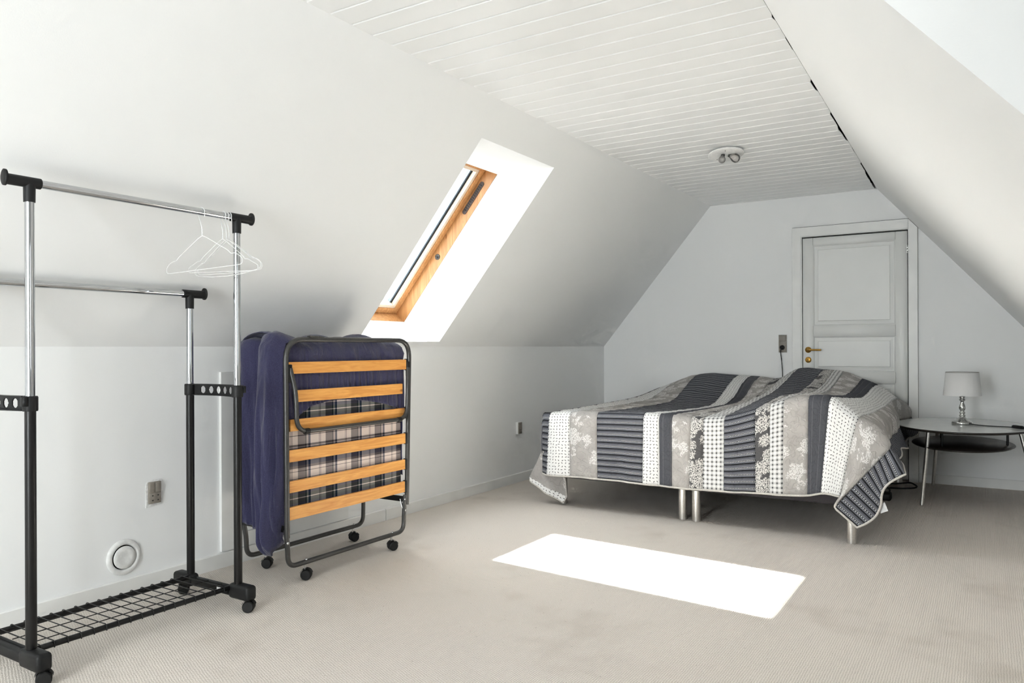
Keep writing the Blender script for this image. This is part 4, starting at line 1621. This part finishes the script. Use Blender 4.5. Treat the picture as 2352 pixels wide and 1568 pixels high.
q0, q1 = sw0 + Vector((0, 0, -0.005)), sw1 + Vector((0, 0, -0.005))
up = Vector((0, 0, 0.021))
m.hexa([q0 - sd * .6, q0 + sd * .6, q1 + sd * .6, q1 - sd * .6, q0 - sd * .5 + up * .8, q0 + sd * .5 + up * .8, q1 + sd * .5 + up * .8, q1 - sd * .5 + up * .8])
mid = (q0 + q1) / 2
a0, a1 = q0.lerp(q1, 0.15), q0.lerp(q1, 0.85)
m.hexa([a0 - sd, a0 + sd, a1 + sd, a1 - sd, a0 - sd + up, a0 + sd + up, a1 + sd + up, a1 - sd + up])
m.build('switch', M['blackplastic'], cd)

# ================================================================== CEILING LIGHT
CLx, CLy = 1.806, 5.045
cl = thing('ceiling_light', 'white ceiling light plate with two bare bulbs on the board ceiling', 'ceiling light', (CLx, CLy, H_ - 0.03))
MB().lathe([(0.060, 0.0), (0.060, -0.020)], (CLx, CLy, H_), 32).build('backplate', M['outletdark'], cl)
TILT = Matrix.Translation((CLx, CLy, H_ - 0.026)) @ Matrix.Rotation(R(-8), 4, Vector((0.80, 0.60, 0)))


def tilted(mb):
    mb.v = [tuple(TILT @ Vector(p)) for p in mb.v]
    return mb


tilted(MB().lathe([(0.108, 0.004), (0.117, 0.002), (0.1185, -0.002), (0.116, -0.006), (0.10, -0.010), (0.055, -0.013), (0.0, -0.014)], (0, 0, 0), 48)).build('plate', M['ventwhite'], cl)
for (dx, dy, mm, k, dn) in ((-0.012, -0.030, 'bulbgrey', 1.0, (-0.12, -0.35, -1)), (0.020, -0.004, 'bulbclear', 1.3, (0.85, 0.10, -0.62))):
    d = Vector(dn).normalized()
    o = Vector((dx, dy, -0.013))
    sk = tilted(MB().tube([o, o + d * 0.014], 0.0135, 16)).build('socket', M['greymetal'], cl)
    pts, rad = [], []
    for h, rr in ((0.012, 0.012), (0.018, 0.0145), (0.024, 0.018), (0.032, 0.0215), (0.041, 0.023), (0.050, 0.0215), (0.057, 0.0165), (0.062, 0.009), (0.0635, 0.001)):
        pts.append(o + d * h * (k * 0.9 + 0.1))
        rad.append(rr * k)
    tilted(MB().tube(pts, rad, 24)).build('bulb', M[mm], sk)
for p in ((-0.07, 0.03), (0.02, -0.085), (0.07, 0.05)):
    tilted(MB().lathe([(0.003, 0), (0.003, -0.003), (0, -0.004)], (p[0], p[1], -0.011), 8)).build('screw', M['outletdark'], cl)

# ================================================================== SOCKETS, VENT, CABLES
o1 = thing('wall_socket', 'grey double wall socket with torn plaster around it, above the round vent', 'socket', (0, 2.086, 0.388), 'grey wall sockets')
poly = [(2.047, .372), (2.085, .376), (2.128, .381), (2.130, .44), (2.124, .452), (2.127, .497), (2.09, .500), (2.05, .488), (2.044, .45), (2.049, .43)]
MB().prism(poly, 0, 0.0, 0.003).build('plaster_edge', M['plaster'], o1)
MB().rbox(0.001, 0.012, 2.056, 2.117, 0.389, 0.489, 0.002).build('frame', M['outlet'], o1)
MB().rbox(0.010, 0.0155, 2.059, 2.086, 0.441, 0.486, 0.002).build('rocker', M['outlet'], o1)
MB().rbox(0.010, 0.0155, 2.0875, 2.114, 0.441, 0.486, 0.002).build('rocker', M['outlet'], o1)
pl = MB().rbox(0.010, 0.0145, 2.059, 2.114, 0.392, 0.438, 0.002).build('socket_plate', M['outlet'], o1)
for y in (2.073, 2.100):
    for z in (0.404, 0.426):
        MB().lathe([(0.0035, 0), (0.0035, 0.0008), (0, 0.0008)], (0.0146, y, z), 12, axis=0).build('pin_hole', M['outletdark'], pl)

o2 = thing('wall_socket', 'grey wall socket with a white side on the left wall beside the bed', 'socket', (0, 5.30, 0.40), 'grey wall sockets')
MB().rbox(0, 0.022, 5.270, 5.332, 0.395, 0.495, 0.003).build('box', M['trim'], o2)
MB().rbox(0.021, 0.026, 5.274, 5.328, 0.398, 0.492, 0.002).build('frame', M['outlet'], o2)
MB().rbox(0.0255, 0.029, 5.279, 5.323, 0.448, 0.488, 0.002).build('rocker', M['outlet'], o2)
p2 = MB().rbox(0.0255, 0.028, 5.279, 5.323, 0.402, 0.444, 0.002).build('socket_plate', M['outlet'], o2)
for y in (5.29, 5.312):
    for z in (0.412, 0.434):
        MB().lathe([(0.003, 0), (0.003, 0.0008), (0, 0.0008)], (0.0281, y, z), 10, axis=0).build('pin_hole', M['outletdark'], p2)

o3 = thing('wall_socket', 'grey wall socket with black plug on the gable wall left of the door', 'socket', (1.742, B_, 1.055), 'grey wall sockets')
MB().box(1.706, 1.779, B_ - 0.003, B_ - 0.0002, 1.050, 1.213).build('plaster_edge', M['plaster'], o3)
MB().rbox(1.709, 1.777, B_ - 0.012, B_ - 0.002, 1.056, 1.209, 0.002).build('frame', M['outlet'], o3)
MB().rbox(1.713, 1.769, B_ - 0.017, B_ - 0.011, 1.152, 1.205, 0.002).build('rocker', M['outlet'], o3)
MB().rbox(1.713, 1.769, B_ - 0.016, B_ - 0.011, 1.066, 1.140, 0.002).build('socket_plate', M['outlet'], o3)
pc = thing('power_cord', 'black plug and cord hanging from the gable wall socket behind the bed', 'power cord', (1.740, B_ - 0.03, 0.85))
MB().lathe([(0.0215, 0), (0.0205, 0.014), (0.012, 0.026), (0.0, 0.027)], (1.741, B_ - 0.016, 1.098), 20, axis=1, flip=-1).build('plug', M['blackplastic'], pc)
MB().tube(arc_path([(1.738, B_ - 0.040, 1.094), (1.731, B_ - 0.045, 1.07), (1.734, B_ - 0.024, 1.00), (1.742, B_ - 0.018, 0.90), (1.742, B_ - 0.016, 0.70), (1.735, B_ - 0.016, 0.10)], 0.04, 5), 0.0036, 8).build('cord', M['blackplastic'], pc)

v = thing('wall_vent', 'round white air vent low on the left wall', 'vent', (0, 1.941, 0.172))
MB().lathe([(0.080, 0.0), (0.080, 0.004), (0.074, 0.010), (0.064, 0.012), (0.057, 0.009), (0.054, 0.0005)], (0, 1.941, 0.172), 48, axis=0).build('ring', M['ventwhite'], v)
MB().lathe([(0.054, 0.0006), (0.0, 0.0006)], (0, 1.941, 0.172), 40, axis=0).build('throat', M['unlit'], v)
MB().lathe([(0.0505, 0.006), (0.0505, 0.010), (0.049, 0.013), (0.030, 0.011), (0.012, 0.0085), (0.0, 0.0085)], (0, 1.941, 0.172), 40, axis=0).build('disc', M['ventwhite'], v)

ec = thing('extension_cord', 'black cable and plug lying on the carpet under the right side of the bed', 'cable', (2.72, 6.5, 0))
pts = [(2.60, 6.74, 0.005), (2.68, 6.72, 0.012), (2.76, 6.74, 0.030), (2.82, 6.66, 0.012), (2.79, 6.60, 0.006), (2.70, 6.55, 0.005), (2.62, 6.50, 0.01), (2.66, 6.30, 0.03), (2.665, 6.10, 0.02)]
MB().tube(arc_path(pts, 0.06, 5), 0.006, 8).build('cable', M['blackplastic'], ec)
MB().rbox(2.63, 2.695, 5.99, 6.09, 0.0, 0.055, 0.014, 3).build('plug', M['blackplastic'], ec)
